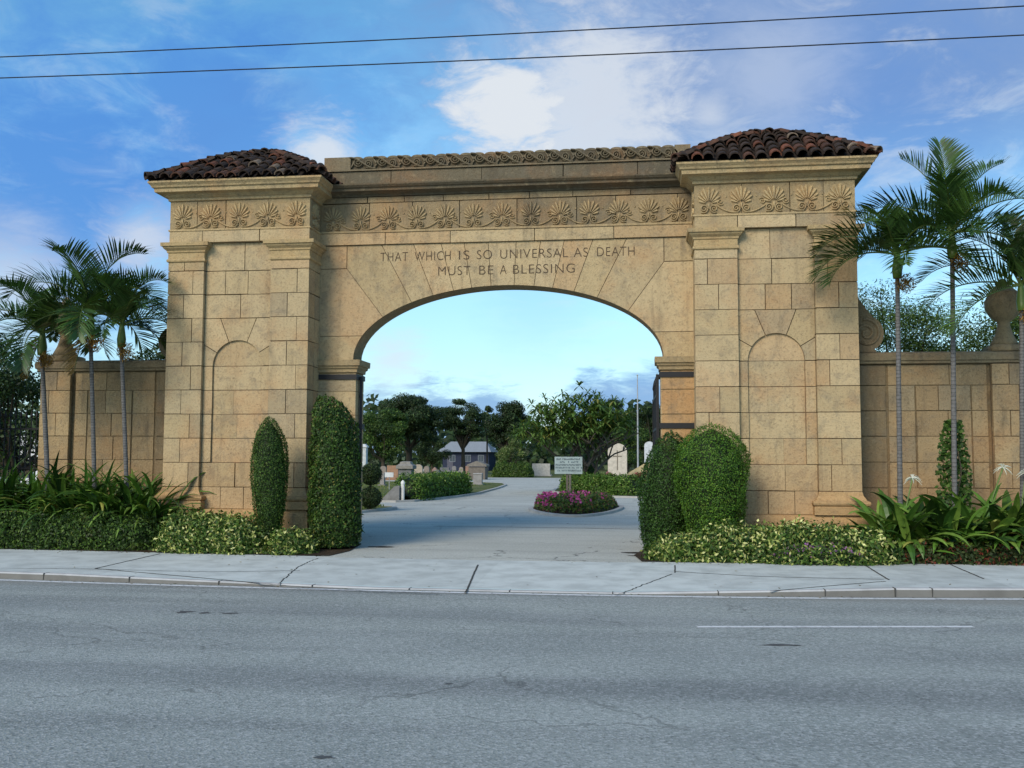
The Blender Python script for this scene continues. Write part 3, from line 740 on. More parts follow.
for s in (-1, 1):
    sp_ = [(AC + s*AX*math.cos(t), AZ + AB*math.sin(t)) for t in np.linspace(0, ts, 6)] + [(s*XE, ZS), (s*XE, AZ)]
    WD.append(sp_ if s > 0 else sp_[::-1])
for w in WD:
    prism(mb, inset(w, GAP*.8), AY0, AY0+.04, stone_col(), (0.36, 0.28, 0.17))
for s in (-1, 1):
    box(mb, *sorted((s*(3.38+gp()), s*XE)), AY0, AY0+.04, 5.88+gp(), ZT-gp(), stone_col())
    zj = [0, .6, 1.203, 1.71, 2.217, 2.724, 3.231, 3.62]
    for z0, z1 in zip(zj[:-1], zj[1:]):
        c = tint(stone_col(), (0.46, 0.25, 0.10), .55) if s > 0 else stone_col()
        box(mb, *sorted((AC + s*3.245, s*XE)), AY0, AY0+.04, z0+gp(), z1-gp(), c)
        box(mb, *sorted((AC + s*3.22, AC + s*3.26)), AY0+.002, AY1, z0+gp(), z1-gp(), stone_col())
arch = mb.build('arch_wall', M_STONE, gate)
for s in (-1, 1):
    mb = MB(); x0, x1 = sorted((AC + s*3.22, s*(XE)))
    ring(mb, x0, x1, AY0, AY1, [(.01, 3.63), (.03, 3.64), (.035, 3.70), (.07, 3.73), (.075, 3.77), (.11, 3.78), (.115, 3.90), (.0, 3.906)], (0.36, 0.29, 0.18))
    mb.build('impost', M_STONE, arch)
    for z in (3.54, 2.49):
        mb = MB(); box(mb, *sorted((AC + s*3.195, s*(XI+.004))), AY0-.03, AY1+.03, z-.055, z+.055, (0.014, 0.014, 0.016)); mb.build('iron_strap', M_IRON, arch)
def text_mesh(body, x0, x1, z, cap, y, parent):
    cu = bpy.data.curves.new('inscription', 'FONT'); cu.body = body; cu.size = cap/.70; cu.align_x = 'CENTER'; cu.extrude = .002; cu.offset = -.004
    cu.space_character = 1.12; cu.space_word = 1.15
    o = bpy.data.objects.new('tmp', cu); C.objects.link(o)
    bpy.context.view_layer.update()
    me = bpy.data.meshes.new_from_object(o.evaluated_get(bpy.context.evaluated_depsgraph_get()))
    bpy.data.objects.remove(o)
    t = bpy.data.objects.new('inscription', me); C.objects.link(t)
    w = max(v.co.x for v in me.vertices) - min(v.co.x for v in me.vertices)
    for v in me.vertices: v.co.x *= (x1-x0)/w
    me.materials.clear(); me.materials.append(M_INK)
    t.rotation_euler = (PI/2, 0, 0); t.location = ((x0+x1)/2, y, z); t.parent = parent
M_INK, _nt, _b = new_mat('carved_letter'); _b.inputs['Base Color'].default_value = (0.075, 0.05, 0.03, 1); _b.inputs['Roughness'].default_value = .95
for wd, p0, p1 in (('THAT', 380.5, 408), ('WHICH', 415, 451), ('IS', 458.5, 469), ('SO', 477, 492), ('UNIVERSAL', 500, 567.5), ('AS', 574, 588), ('DEATH', 597, 634.5)):
    text_mesh(wd, A(p0, 254, AY0).x, A(p1, 254, AY0).x, 6.02, .20, AY0-.004, arch)
for wd, p0, p1 in (('MUST', 438, 470), ('BE', 479, 493), ('A', 500, 506.6), ('BLESSING', 513, 574.6)):
    text_mesh(wd, A(p0, 269, AY0).x, A(p1, 269, AY0).x, 5.69, .20, AY0-.004, arch)

# entablature above the arch -------------------------------------
DARK = (0.17, 0.145, 0.105)
mb = MB()
box(mb, -XE, XE, AY0+.02, AY1, ZT, 7.44, MORT)
face_blocks(mb, (-XE, AY0-.045, 0), (1, 0, 0), (0, -1, 0), 0, 2*XE, [ZT, 6.645], .08, lens=(1.2, 1.9))
box(mb, -XE, XE, AY0-.065, AY0, 6.645, 6.69, (0.42, 0.33, 0.20))
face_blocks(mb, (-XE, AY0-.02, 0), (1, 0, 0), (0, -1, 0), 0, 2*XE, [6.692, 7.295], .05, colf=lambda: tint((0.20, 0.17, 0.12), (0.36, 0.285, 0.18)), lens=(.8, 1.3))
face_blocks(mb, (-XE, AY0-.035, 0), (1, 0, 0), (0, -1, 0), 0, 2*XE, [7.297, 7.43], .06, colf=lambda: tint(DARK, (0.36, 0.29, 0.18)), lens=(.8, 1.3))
pxs = [-3.69 + .615*k for k in range(13)]
MC = (0.42, 0.335, 0.205)
for a, b in zip(pxs[:-1], pxs[1:]): link_scroll(mb, (a, AY0-.02, 6.70), (1, 0, 0), (0, -1, 0), b-a, MC, round(a/.615) % 2 == 0)
ent = mb.build('entablature', M_WALL, gate)
for q in pxs: palmette(ent, (q, AY0-.02, 6.705), (1, 0, 0), (0, -1, 0), MC, M_WALL, .97)
mb = MB()
prof = [(AY0-.02, 7.432), (AY0-.06, 7.435), (AY0-.06, 7.47), (AY0-.13, 7.50), (AY0-.24, 7.515), (AY0-.25, 7.565), (AY0-.29, 7.58), (AY0-.33, 7.62), (AY0-.335, 7.65), (AY0+.3, 7.67), (AY0+.3, 7.432)]
v = [(-XE, y, z) for y, z in prof] + [(XE, y, z) for y, z in prof]; n = len(prof)
mb.add(v, [(i, i+1, n+i+1, n+i) for i in range(n-1)], (0.135, 0.12, 0.09))
mb.build('cornice', M_SOOT, ent)
mb = MB(); pc = lambda: tint((0.115, 0.108, 0.088), (0.175, 0.158, 0.118))
box(mb, -XE-.6, XE+.6, AY0+.16, AY1+.1, 7.60, 8.02, MORT)
face_blocks(mb, (-XE-.3, AY0+.1, 0), (1, 0, 0), (0, -1, 0), 0, 2*XE+.6, [7.672, 8.04], .1, colf=pc, lens=(1.2, 2.0))
box(mb, -XE-.3, XE+.3, AY0+.06, AY1+.1, 8.042, 8.075, (0.20, 0.175, 0.125))
box(mb, -3.95, -3.36, AY0+.08, AY1, 8.076, 8.36, (0.22, 0.19, 0.135)); box(mb, 3.62, 3.95, AY0+.08, AY1, 8.076, 8.36, (0.22, 0.19, 0.135))
par = mb.build('parapet', M_SOOT, gate)
mb = MB(); GC = (0.185, 0.165, 0.12)
NW = 13; wl = 6.98/NW
T = to3((0, AY0+.13, 8.077), (1, 0, 0), (0, -1, 0))
for i in range(NW):
    x = -3.36 + wl*i; sg = 1 if i % 2 == 0 else -1
    c1x, c2x = x + wl*.30, x + wl*.74
    ribbon(mb, [(p[0], p[1]) for p in spiral(c1x, .165, .012, .105, .4, 1.9, 26)], .042, .055, T, GC)
    ribbon(mb, [(p[0], p[1]) for p in spiral(c2x, .125, .012, .095, 3.4, -1.9, 26)], .042, .055, T, GC)
    ribbon(mb, [(x + wl*(t*1.0), .145 + .125*math.cos(t*PI)) for t in np.linspace(-.05, 1.05, 14)], .055, .07, T, GC)
    petal(mb, x + wl*.02, .05, .5, 0, .16, .08, .05, T, GC); petal(mb, x + wl*.95, .23, 2.5, 0, .15, .08, .05, T, GC)
box(mb, -3.36, 3.62, AY0+.131, AY0+.30, 8.076, 8.335, (0.10, 0.09, 0.068))
for i in range(NW*2):
    x = -3.36 + wl*.5*(i+.5); prism(mb, [(x+.13*math.cos(t), 8.325+.05*math.sin(t)) for t in np.linspace(0, PI, 9)], AY0+.125, AY0+.305, GC)
mb.build('scroll_cresting', M_SOOT, par)

# ------------------------------------------------------------------ boundary walls
def boundary_wall(s, label):
    root = empty('boundary_wall', (s*9, 1.0, 0), label, 'wall')
    X = lambda a: a*s
    xe = 13.5 if s > 0 else 10.55
    def bx(mb, a0, a1, *r): box(mb, min(X(a0), X(a1)), max(X(a0), X(a1)), *r)
    cz = [0.2, .75, 1.25, 1.76, 2.28, 2.79, 3.30, 3.72]
    mb = MB(); bx(mb, 7.10, xe, 1.03, 1.45, 0, 3.72, (0.2, .16, .1))
    face_blocks(mb, (X(7.08), 1.0, 0), (s, 0, 0), (0, -1, 0), 0, .70, cz, .05, colf=lambda: tint((.20, .165, .115), (.28, .23, .15)), splits=[[0, .7]])  # strip beside the pier: the pier's shade is put into darker block colours
    face_blocks(mb, (X(7.82), 1.01, 0), (s, 0, 0), (0, -1, 0), 0, 1.90, cz[:3], .05, colf=wall_col, lens=(.7, 1.2))
    for z0, z1 in zip(cz[2:-2], cz[3:-1]):
        face_blocks(mb, (X(7.82), 1.01, 0), (s, 0, 0), (0, -1, 0), 0, .52, [z0, z1], .05, colf=wall_col, splits=[[0, .52]])
        face_blocks(mb, (X(9.42), 1.01, 0), (s, 0, 0), (0, -1, 0), 0, .30, [z0, z1], .05, colf=wall_col, splits=[[0, .3]])
    face_blocks(mb, (X(7.82), 1.01, 0), (s, 0, 0), (0, -1, 0), 0, 1.90, cz[-2:], .05, colf=wall_col, lens=(.7, 1.2))
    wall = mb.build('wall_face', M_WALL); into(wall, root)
    mb = MB(); face_blocks(mb, (X(8.36), 1.005, 0), (s, 0, 0), (0, -1, 0), 0, 1.04, cz[2:-1], .05, colf=wall_col, lens=(.4, .7)); into(mb.build('panel', M_WALL), root)
    for p0, p1 in ((9.78, 10.50),) + (((12.3, 13.0),) if s > 0 else ()):
        mb = MB(); bx(mb, p0+.02, p1-.02, .93, 1.5, 0, 3.72, MORT)
        face_blocks(mb, (X(p0), .90, 0), (s, 0, 0), (0, -1, 0), 0, p1-p0, cz, .06, colf=wall_col, splits=[[0, (p1-p0)*.45, p1-p0], [0, (p1-p0)*.7, p1-p0]])
        bx(mb, p0, p1, .96, 1.46, .2, 3.72, (0.20, .165, .115)); into(mb.build('pilaster', M_WALL), root)
    if s > 0:
        mb = MB(); face_blocks(mb, (X(10.55), 1.01, 0), (s, 0, 0), (0, -1, 0), 0, 1.7, cz, .05, colf=wall_col); into(mb.build('wall_face', M_WALL), root)
    mb = MB(); x0, x1 = sorted((X(7.09), X(xe)))
    ring(mb, x0, x1, .98, 1.5, [(.0, 3.725), (.05, 3.74), (.06, 3.78), (.09, 3.80), (.10, 3.90), (.07, 3.95), (-.05, 3.98)], (0.25, 0.22, 0.155)); into(mb.build('coping', M_SOOT), root)
    mb = MB(); ux = X(10.15)
    ring(mb, ux-.30, ux+.30, .95, 1.55, [(0, 3.97), (.02, 3.98), (.02, 4.08), (-.03, 4.11)], (0.34, 0.28, 0.18))
    lathe(mb, ux, 1.25, [(.28, 4.11), (.24, 4.18), (.17, 4.32), (.12, 4.5), (.12, 4.58), (.17, 4.62), (.26, 4.70), (.34, 4.86), (.35, 5.0), (.29, 5.12), (.31, 5.16), (.22, 5.24), (.10, 5.36), (.04, 5.46)], 20, (0.31, 0.26, 0.17))
    into(mb.build('urn', M_SOOT, None, True), root)
    mb = MB(); pts = [(7.09, 3.98), (7.62, 3.98)]
    pts += [(7.43 + .34*math.cos(t), 4.36 + .36*math.sin(t)) for t in np.linspace(-1.1, 1.15, 14)]
    pts += [(7.44, 4.86), (7.30, 5.07), (7.18, 5.33), (7.09, 5.36)]
    prism(mb, [(X(x), z) for x, z in pts], 1.0, 1.4, (0.27, 0.235, 0.165))
    T = to3((0, 1.0, 0), (1, 0, 0), (0, -1, 0))
    sp = spiral(7.42, 4.36, .03, .29, 1.2, -2.1 if s > 0 else -2.1, 40); sp += [(7.44, 4.80), (7.28, 5.0), (7.16, 5.25)]
    ribbon(mb, [(X(x), z) for x, z in spiral(7.42, 4.36, .03, .29, PI*.55, 2, 40)] , .06, .04, T, (0.30, .255, .18))
    into(mb.build('scroll_buttress', M_SOOT), root)
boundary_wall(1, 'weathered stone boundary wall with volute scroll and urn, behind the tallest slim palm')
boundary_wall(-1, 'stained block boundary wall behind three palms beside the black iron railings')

# ------------------------------------------------------------------ iron gates, railings
IR = (0.013, 0.013, 0.015)
def gate_leaf(hx, ang, label):
    root = empty('iron_gate', (hx, 1.0, 0), label, 'gate', 'open iron gate leaves', 0)
    root.rotation_euler.z = ang
    L = 2.85
    mb = MB()
    for x in (0, L): box(mb, x-.035, x+.035, -.03, .03, .08, 3.56 if x == 0 else 3.2, IR)
    for z in (.15, 1.1, 2.45, 3.15): box(mb, .035, L-.035, -.02, .02, z-.025, z+.025, IR)
    mb.build('frame', M_IRON, root)
    mb = MB()
    for k in range(1, 22):
        x = L*k/22; tube(mb, [(x, 0, .13), (x, 0, 3.40)], .013, 6, IR)
        lathe(mb, x, 0, [(.012, 3.38), (.035, 3.44), (.002, 3.6)], 6, IR)
    for k in range(0, 11):
        x = L*(2*k+1)/22; tube(mb, [(x + .10*math.cos(a), 0, 1.75 + .22*math.sin(a)) for a in np.linspace(0, 2*PI, 17)], .01, 5, IR)
    mb.build('bars', M_IRON, root)
gate_leaf(-3.10, math.atan2(20.9, -5.95), 'black iron gate leaf swung open behind the tall leaning bush')
gate_leaf(3.23, math.atan2(20.9, -.45), 'black iron gate leaf swung open behind the fat paired bushes')

fr = empty('iron_railing', (-11.9, 1.2, 0), 'black iron picket railing between the stone wall and the dark garden tree', 'railing')
mb = MB()
for k in range(34):
    x = -10.75 - .13*k; tube(mb, [(x, 1.2, .05), (x, 1.2, 2.7)], .014, 6, IR); lathe(mb, x, 1.2, [(.012, 2.68), (.032, 2.74), (.002, 2.9)], 6, IR)
into(mb.build('pickets', M_IRON), fr)
mb = MB()
for z in (.3, 1.55, 2.45): box(mb, -15.2, -10.6, 1.185, 1.215, z-.02, z+.02, IR)
into(mb.build('rail', M_IRON), fr)
mb = MB()
for k in range(33):
    x = -10.815 - .13*k
    for zc0 in (1.70,): tube(mb, [(x+.06*math.cos(a), 1.2, zc0+.13*math.sin(a)) for a in np.linspace(0, 2*PI, 13)], .008, 5, IR)
into(mb.build('scrollwork', M_IRON), fr)
pf = empty('gate_post', (-11.1, 2.2, 0), 'pale cream post standing behind the black iron railing', 'post')
mb = MB(); ring(mb, -11.2, -11.02, 2.1, 2.28, [(.02, 0), (.02, .15), (0, .17), (0, 2.3)], (0.62, 0.56, 0.40)); into(mb.build('shaft', M_PAINT), pf)
mb = MB(); ring(mb, -11.2, -11.02, 2.1, 2.28, [(.0, 2.302), (.04, 2.33), (.04, 2.38), (-.08, 2.44)], (0.66, 0.60, 0.45)); into(mb.build('cap', M_PAINT), pf)

# ------------------------------------------------------------------ foliage tools
def unit(a): return a/(np.linalg.norm(a, axis=-1, keepdims=True)+1e-9)
def leaves(mb, P, N, L, W, col, tilt=.5, up=0.0, fold=0.0):
    """One four-cornered leaf per point, facing roughly along N."""
    n = len(P); N2 = unit(N + rng.normal(0, tilt, (n, 3)))
    t = rng.normal(0, 1, (n, 3)); t[:, 2] += up; t = unit(t - N2*np.sum(t*N2, axis=1, keepdims=True)); b = np.cross(N2, t)
    L = np.broadcast_to(np.asarray(L, float), (n,))*rng.uniform(.7, 1.25, n); W = np.broadcast_to(np.asarray(W, float), (n,))*rng.uniform(.7, 1.25, n)
    v = np.stack([P - t*L[:, None]*.5, P + b*W[:, None]*.5 + t*L[:, None]*.08, P + t*L[:, None]*.5, P - b*W[:, None]*.5 + t*L[:, None]*.08], axis=1)
    if fold: v[:, 2] -= N2*(L[:, None]*fold)
    f = np.arange(n*4).reshape(n, 4)
    mb.add(v.reshape(-1, 3), f, col)
def pick(n, cols, w, jit=.18):
    c = np.array(cols, float)[rng.choice(len(cols), n, p=np.array(w)/np.sum(w))]
    return np.clip(c*rng.uniform(1-jit, 1+jit, (n, 1)), 0, 1)
G_DARK = [(0.018, 0.045, 0.012), (0.03, 0.07, 0.016), (0.045, 0.095, 0.022), (0.07, 0.13, 0.03)]

def topiary(label, base, H, radf, cxf, n, cols, wts, leaf=.05, ry=1.0):
    """A clipped bush: radius and axis shift are functions of height 0..1; leaves stand all over its clipped skin."""
    x0, y0 = base; root = empty('topiary_bush', (x0, y0, 0), label, 'topiary')
    mb = MB(); m = 16; ns = 24; v = []
    for i in range(m+1):
        t = i/m; r = radf(t)*.88
        for k in range(ns):
            a = 2*PI*k/ns; v.append((x0 + cxf(t) + r*math.cos(a), y0 + r*ry*math.sin(a), .06 + t*(H-.1)))
    f = [(i*ns+k, i*ns+(k+1) % ns, i*ns+ns+(k+1) % ns, i*ns+ns+k) for i in range(m) for k in range(ns)]
    f += [tuple(range(ns-1, -1, -1)), tuple(m*ns+k for k in range(ns))]
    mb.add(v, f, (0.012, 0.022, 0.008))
    T = rng.random(n*3); rr = np.array([radf(t) for t in T]); keep = rng.random(n*3) < rr/rr.max(); T = T[keep][:n]; rr = rr[keep][:n]; n = len(T)
    a = rng.random(n)*2*PI
    lump = 1 + .045*np.sin(a*3 + T*9) + .04*np.sin(a*5 - T*17 + 1) + rng.normal(0, .035, n)
    dr = np.array([(radf(min(t+.02, 1)) - radf(max(t-.02, 0)))/(.04*H) for t in T])
    cx = np.array([cxf(t) for t in T])
    P = np.stack([x0 + cx + rr*lump*np.cos(a), y0 + rr*ry*lump*np.sin(a), .06 + T*H + rng.normal(0, .015, n)], 1)
    N = unit(np.stack([np.cos(a), np.sin(a), -dr], 1))
    leaves(mb, P, N, leaf, leaf*.55, pick(n, cols, wts, .3), .55, .6)
    k = n//34                                  # stray shoots past the clipped face
    leaves(mb, P[:k] + N[:k]*.04, N[:k], leaf*1.5, leaf*.5, pick(k, cols[1:], wts[1:], .3), .8, 2.0)
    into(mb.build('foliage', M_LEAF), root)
    mb = MB(); tube(mb, [(x0 + cxf(0), y0, -.05), (x0 + cxf(.1), y0, .35)], [.07, .05], 8, (0.10, 0.08, 0.06)); into(mb.build('stem', M_BARK), root)

def bullet(t, pts):
    xs_, ys_ = zip(*pts); return float(np.interp(t, xs_, ys_))
topiary('narrow spindle-shaped clipped bush in front of the pier with the brown-spotted stone', (-4.42, -.85), 2.58,
        lambda t: bullet(t, [(0, .13), (.1, .19), (.3, .29), (.5, .345), (.66, .35), (.78, .315), (.88, .24), (.95, .14), (1, .015)]), lambda t: .05 - .06*t, 16000,
        G_DARK + [(0.12, 0.17, 0.05)], [4, 4, 3, 2, .8], .036)
topiary('tall dark bush with slanted top leaning on the pier beside the gate leaf', (-3.22, -.25), 3.02,
        lambda t: bullet(t, [(0, .44), (.1, .49), (.6, .49), (.8, .43), (.9, .34), (.95, .26), (.985, .15), (1, .02)]), lambda t: float(np.interp(t, [0, .5, .8, .95, 1], [-.03, -.03, -.08, -.19, -.29])), 17000,
        G_DARK + [(0.16, 0.16, 0.06)], [6, 4, 2, 1, .7], .06)
topiary('fat domed clipped bush with bright green leaves, nearer of the pair', (4.20, -.9), 2.42,
        lambda t: bullet(t, [(0, .34), (.1, .42), (.25, .50), (.45, .60), (.62, .655), (.72, .645), (.82, .585), (.90, .455), (.95, .32), (.985, .15), (1, .01)]), lambda t: .02 - .02*t, 26000,
        [(0.02, 0.065, 0.012), (0.045, 0.115, 0.016), (0.07, 0.155, 0.022), (0.11, 0.20, 0.03)], [2, 4, 4, 2], .036)
topiary('round-shouldered clipped bush peeking out from behind the fat domed one', (3.42, .02), 2.30,
        lambda t: bullet(t, [(0, .42), (.1, .50), (.3, .56), (.5, .57), (.7, .50), (.82, .40), (.92, .25), (.98, .10), (1, .01)]), lambda t: -.03 + .10*t, 18000,
        [(0.014, 0.04, 0.010), (0.026, 0.07, 0.015), (0.042, 0.095, 0.02)], [3, 4, 2], .045)

def bank(name, label, cat, x0, x1, y0, y1, hf, n, cols, wts, leaf, rnd=.14, up=.3, asp=.45, flowers=None, along=None, group=None):
    """A low bank of planting: leaves over its top and sides, a dark core inside."""
    cxm, cym = (x0+x1)/2, (y0+y1)/2
    root = empty(name, (cxm, cym, 0), label, cat, group)
    mb = MB(); nu = max(6, int((x1-x0)/.25)); nv = 6; v = []
    ph = rng.random(4)*6
    def surf(u, w):                             # u along, w across: 0 front foot, .5 top, 1 back foot
        x = x0 + (x1-x0)*u; a = (w-.5)*PI*1.0
        endf = np.clip(np.minimum(u, 1-u)*(x1-x0)/.4, 0, 1)**.5
        h = hf(x)*(1 + .07*np.sin(x*4.1+ph[0]) + .05*np.sin(x*9.3+ph[1]))*np.maximum(endf, .25)
        yy = cym + (y1-y0)/2*np.sign(np.sin(a))*np.abs(np.sin(a))**.6*(1 + .05*np.sin(x*5+ph[2]))*np.maximum(endf, .4)
        zz = h*np.maximum(np.cos(a), 0)**.5
        return np.stack([x + 0*w, yy, zz], -1)
    uu, ww = np.meshgrid(np.linspace(0, 1, nu), np.linspace(0, 1, 11), indexing='ij')
    c = surf(uu, ww); mid = np.stack([c[..., 0], np.full_like(uu, cym), np.zeros_like(uu)], -1); c = mid + (c-mid)*np.array([1, .80, .84])
    idx = np.arange(nu*11).reshape(nu, 11)
    f = np.stack([idx[:-1, :-1], idx[1:, :-1], idx[1:, 1:], idx[:-1, 1:]], -1).reshape(-1, 4)
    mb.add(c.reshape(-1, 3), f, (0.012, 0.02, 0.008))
    U = rng.random(n); k_ = rng.random(n); Wd = .5 + (rng.random(n)-.5)*.7; q_ = np.arccos(rng.random(n)**2)/PI
    Wd = np.where(k_ < .52, .5 - q_, np.where(k_ > .88, .5 + q_, Wd)); Wd = np.clip(Wd, .001, .999)
    P = surf(U, Wd); e = .003; N = np.cross(surf(np.clip(U+e, 0, 1), Wd) - surf(np.clip(U-e, 0, 1), Wd), surf(U, np.clip(Wd+e, 0, 1)) - surf(U, np.clip(Wd-e, 0, 1))); N = unit(N)
    P = P + rng.normal(0, rnd*.35, (n, 3)) + N*rng.uniform(-rnd, rnd*.6, (n, 1)); P[:, 2] = np.maximum(P[:, 2], .02)
    leaves(mb, P, N, leaf, leaf*asp, pick(n, cols, wts, .25), .7, up)
    if along: 
        for q in range(len(mb.V)): mb.V[q] = along(mb.V[q])
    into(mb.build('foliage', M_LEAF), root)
    if flowers:
        k, fc, fs, (fu0, fu1), (fw0, fw1) = flowers
        U = rng.uniform(fu0, fu1, k); Wd = rng.uniform(fw0, fw1, k); P = surf(U, Wd) + rng.normal(0, .03, (k, 3)); P[:, 2] += .03
        mb = MB()
        for q in range(3): leaves(mb, P + rng.normal(0, fs*.3, P.shape), np.tile([0, -.7, .7], (k, 1)), fs, fs*.8, pick(k, fc, [1]*len(fc), .2), .5)
        if along:
            for q in range(len(mb.V)): mb.V[q] = along(mb.V[q])
        into(mb.build('blossoms', M_BLOOM), root)
    return root
VAR = [(0.02, 0.05, 0.012), (0.05, 0.105, 0.025), (0.11, 0.17, 0.05), (0.32, 0.36, 0.15), (0.58, 0.58, 0.38)]
VW = [3.6, 3.8, 2.6, 1.9, 1.3]
bank('variegated_hedge', 'cream-flecked low hedge at the foot of the pier with the spindle bush', 'hedge', -6.45, -4.15, -1.75, -.35, lambda x: np.interp(x, [-6.5, -6, -5.3, -4.7, -4.1], [.50, .70, .68, .54, .36]), 11000, VAR, VW, .085, flowers=None)
bank('variegated_hedge', 'small cream-flecked hedge stub at the foot of the slanted bush', 'hedge', -4.25, -3.35, -1.75, -.75, lambda x: np.interp(x, [-4.3, -3.9, -3.4], [.34, .44, .42]), 3600, VAR, VW, .085)
bank('variegated_hedge', 'long cream-flecked hedge running below the fat paired bushes', 'hedge', 3.02, 7.35, -1.80, -1.0, lambda x: np.interp(x, [3, 3.6, 4.4, 6, 7.4], [.40, .40, .56, .60, .50]), 17000, VAR, VW, .085)
bank('pentas_bed', 'strip of small mauve flowers along the front of the long flecked hedge', 'flowers', 5.1, 6.75, -1.98, -1.62, lambda x: np.full_like(np.asarray(x, float), .27), 2600, VAR, [4, 3.5, 2.4, 1.2, .6], .08, flowers=(120, [(0.36, 0.16, 0.38), (0.45, 0.22, 0.42), (0.28, 0.12, .34)], .045, (.05, .95), (.1, .6)))
bank('clipped_hedge', 'dark green clipped hedge below the strap-leaf lilies beside the pavement', 'hedge', -11.6, -6.5, -1.45, -.55, lambda x: np.interp(x, [-12, -9, -7.2, -6.4], [.66, .65, .60, .54]), 22000, [(0.015, 0.035, 0.01), (0.03, 0.065, 0.016), (0.055, 0.11, 0.025), (0.09, 0.15, 0.035)], [4, 4, 3, 1.2], .07)
bank('copperleaf_border', 'low border of dark red and green leaves below the broad-leaf lilies', 'border plants', 7.3, 11.5, -1.42, -.95, lambda x: np.interp(x, [7, 8, 12], [.22, .30, .28]), 8000, [(0.02, 0.035, 0.012), (0.04, 0.06, 0.02), (0.10, 0.025, 0.02), (0.16, .03, .03)], [4, 3, 1.2, .5], .075)

def lily(label, x, y, n, L, W, seed, cols, wts, flower=False, lift=0.0, group='strap-leaf lilies', sc=.12):
    """A clump of arching strap leaves from one foot, each leaf a folded blade."""
    r_ = np.random.default_rng(seed); root = empty('crinum_lily', (x, y, 0), label, 'lily', group); mb = MB()
    for k in range(n):
        az = r_.uniform(0, 2*PI); el = R(r_.uniform(22, 88)); Lk = L*r_.uniform(.65, 1.1); droop = r_.uniform(.9, 2.3); w = W*r_.uniform(.75, 1.15)
        m = 9; p = np.array([x + r_.normal(0, sc), y + r_.normal(0, sc*.7), .02 + lift*r_.random()]); e = el; pts = []; tg = []
        for i in range(m+1):
            d = np.array([math.cos(az)*math.cos(e), math.sin(az)*math.cos(e), math.sin(e)]); pts.append(p.copy()); tg.append(d); p = p + d*Lk/m
            e -= droop/m*(.35 + 1.3*i/m); 
        b = np.array([-math.sin(az), math.cos(az), 0]); tw = r_.normal(0, .35); v = []
        for i in range(m+1):
            t = i/m; ww = w*(.55 + .9*t if t < .5 else 1.0 if t < .6 else max(0.02, 1.0 - ((t-.6)/.4)**1.6)); nrm = np.cross(b, tg[i]); bb = b*math.cos(tw*t) + nrm*math.sin(tw*t)
            v += [pts[i] - bb*ww/2 - nrm*(-.18*ww), pts[i], pts[i] + bb*ww/2 + nrm*.18*ww]
        v = [tuple(q) for q in v]; f = []
        for i in range(m): f += [(3*i, 3*i+1, 3*i+4, 3*i+3), (3*i+1, 3*i+2, 3*i+5, 3*i+4)]
        c = np.array(cols[r_.choice(len(cols), p=np.array(wts)/sum(wts))])*r_.uniform(.8, 1.25); mb.add(v, f, c)
    into(mb.build('leaves', M_PALM), root)
    if flower:
        mb = MB(); fm = MB(); fx, fy, fz = flower
        tube(mb, [(x, y, .2), (x + (fx-x)*.6, y + (fy-y)*.6, fz*.7), (fx, fy, fz)], .014, 6, (0.10, 0.16, 0.05)); into(mb.build('flower_stalk', M_PALM), root)
        for q in range(22):
            a = r_.uniform(0, 2*PI); e = r_.uniform(-.3, 1.3); d = Vector((math.cos(a)*math.cos(e), math.sin(a)*math.cos(e), math.sin(e)))
            pp = [Vector((fx, fy, fz)) + d*.17*t + Vector((0, 0, -.10*t*t)) for t in (0, .33, .66, 1)]
            tube(fm, pp, [.008, .010, .007, .002], 4, (0.72, 0.72, 0.62))
        into(fm.build('flower', M_BLOOM), root)
LG = [(0.012, 0.034, 0.009), (0.032, 0.08, 0.018), (0.06, 0.13, 0.028), (0.12, 0.20, 0.05), (0.22, 0.23, 0.08)]
for i, (x, y, lab) in enumerate(((-10.6, -.15, 'narrow-leaf lily clump below the cream post'), (-9.75, -.1, 'narrow-leaf lily clump at the foot of the leaning palm'), (-8.95, -.25, 'narrow-leaf lily clump between the leaning palm and the middle palm'),
                                 (-8.2, -.15, 'narrow-leaf lily clump in front of the middle palm'), (-7.45, -.25, 'narrow-leaf lily clump beside the pier with the spindle bush'), (-11.4, -.2, 'narrow-leaf lily clump below the garden tree'))):
    lily(lab, x, y, 210, 1.65, .085, 40+i, LG, [2, 4, 4, 2.2, .3], lift=.5, sc=.24)
for i, (x, y, lab, fl) in enumerate(((7.55, -.75, 'broad-leaf lily clump against the pier edge with a spider flower', (7.85, -.6, 1.48)), (8.25, -.65, 'broad-leaf lily clump before the palm with the creeper', False),
                                     (8.95, -.7, 'broad-leaf lily clump with a tall yellowish flower head', (9.45, -.55, 1.68)), (9.6, -.75, 'broad-leaf lily clump with a white flower near the urn pillar', (9.82, -.6, 1.58)), (10.4, -.7, 'broad-leaf lily clump beyond the urn pillar', False))):
    lily(lab, x, y, 95, 1.28, .16, 60+i, LG, [2.4, 4, 4, 2.4, .5], fl, lift=.3, sc=.2)

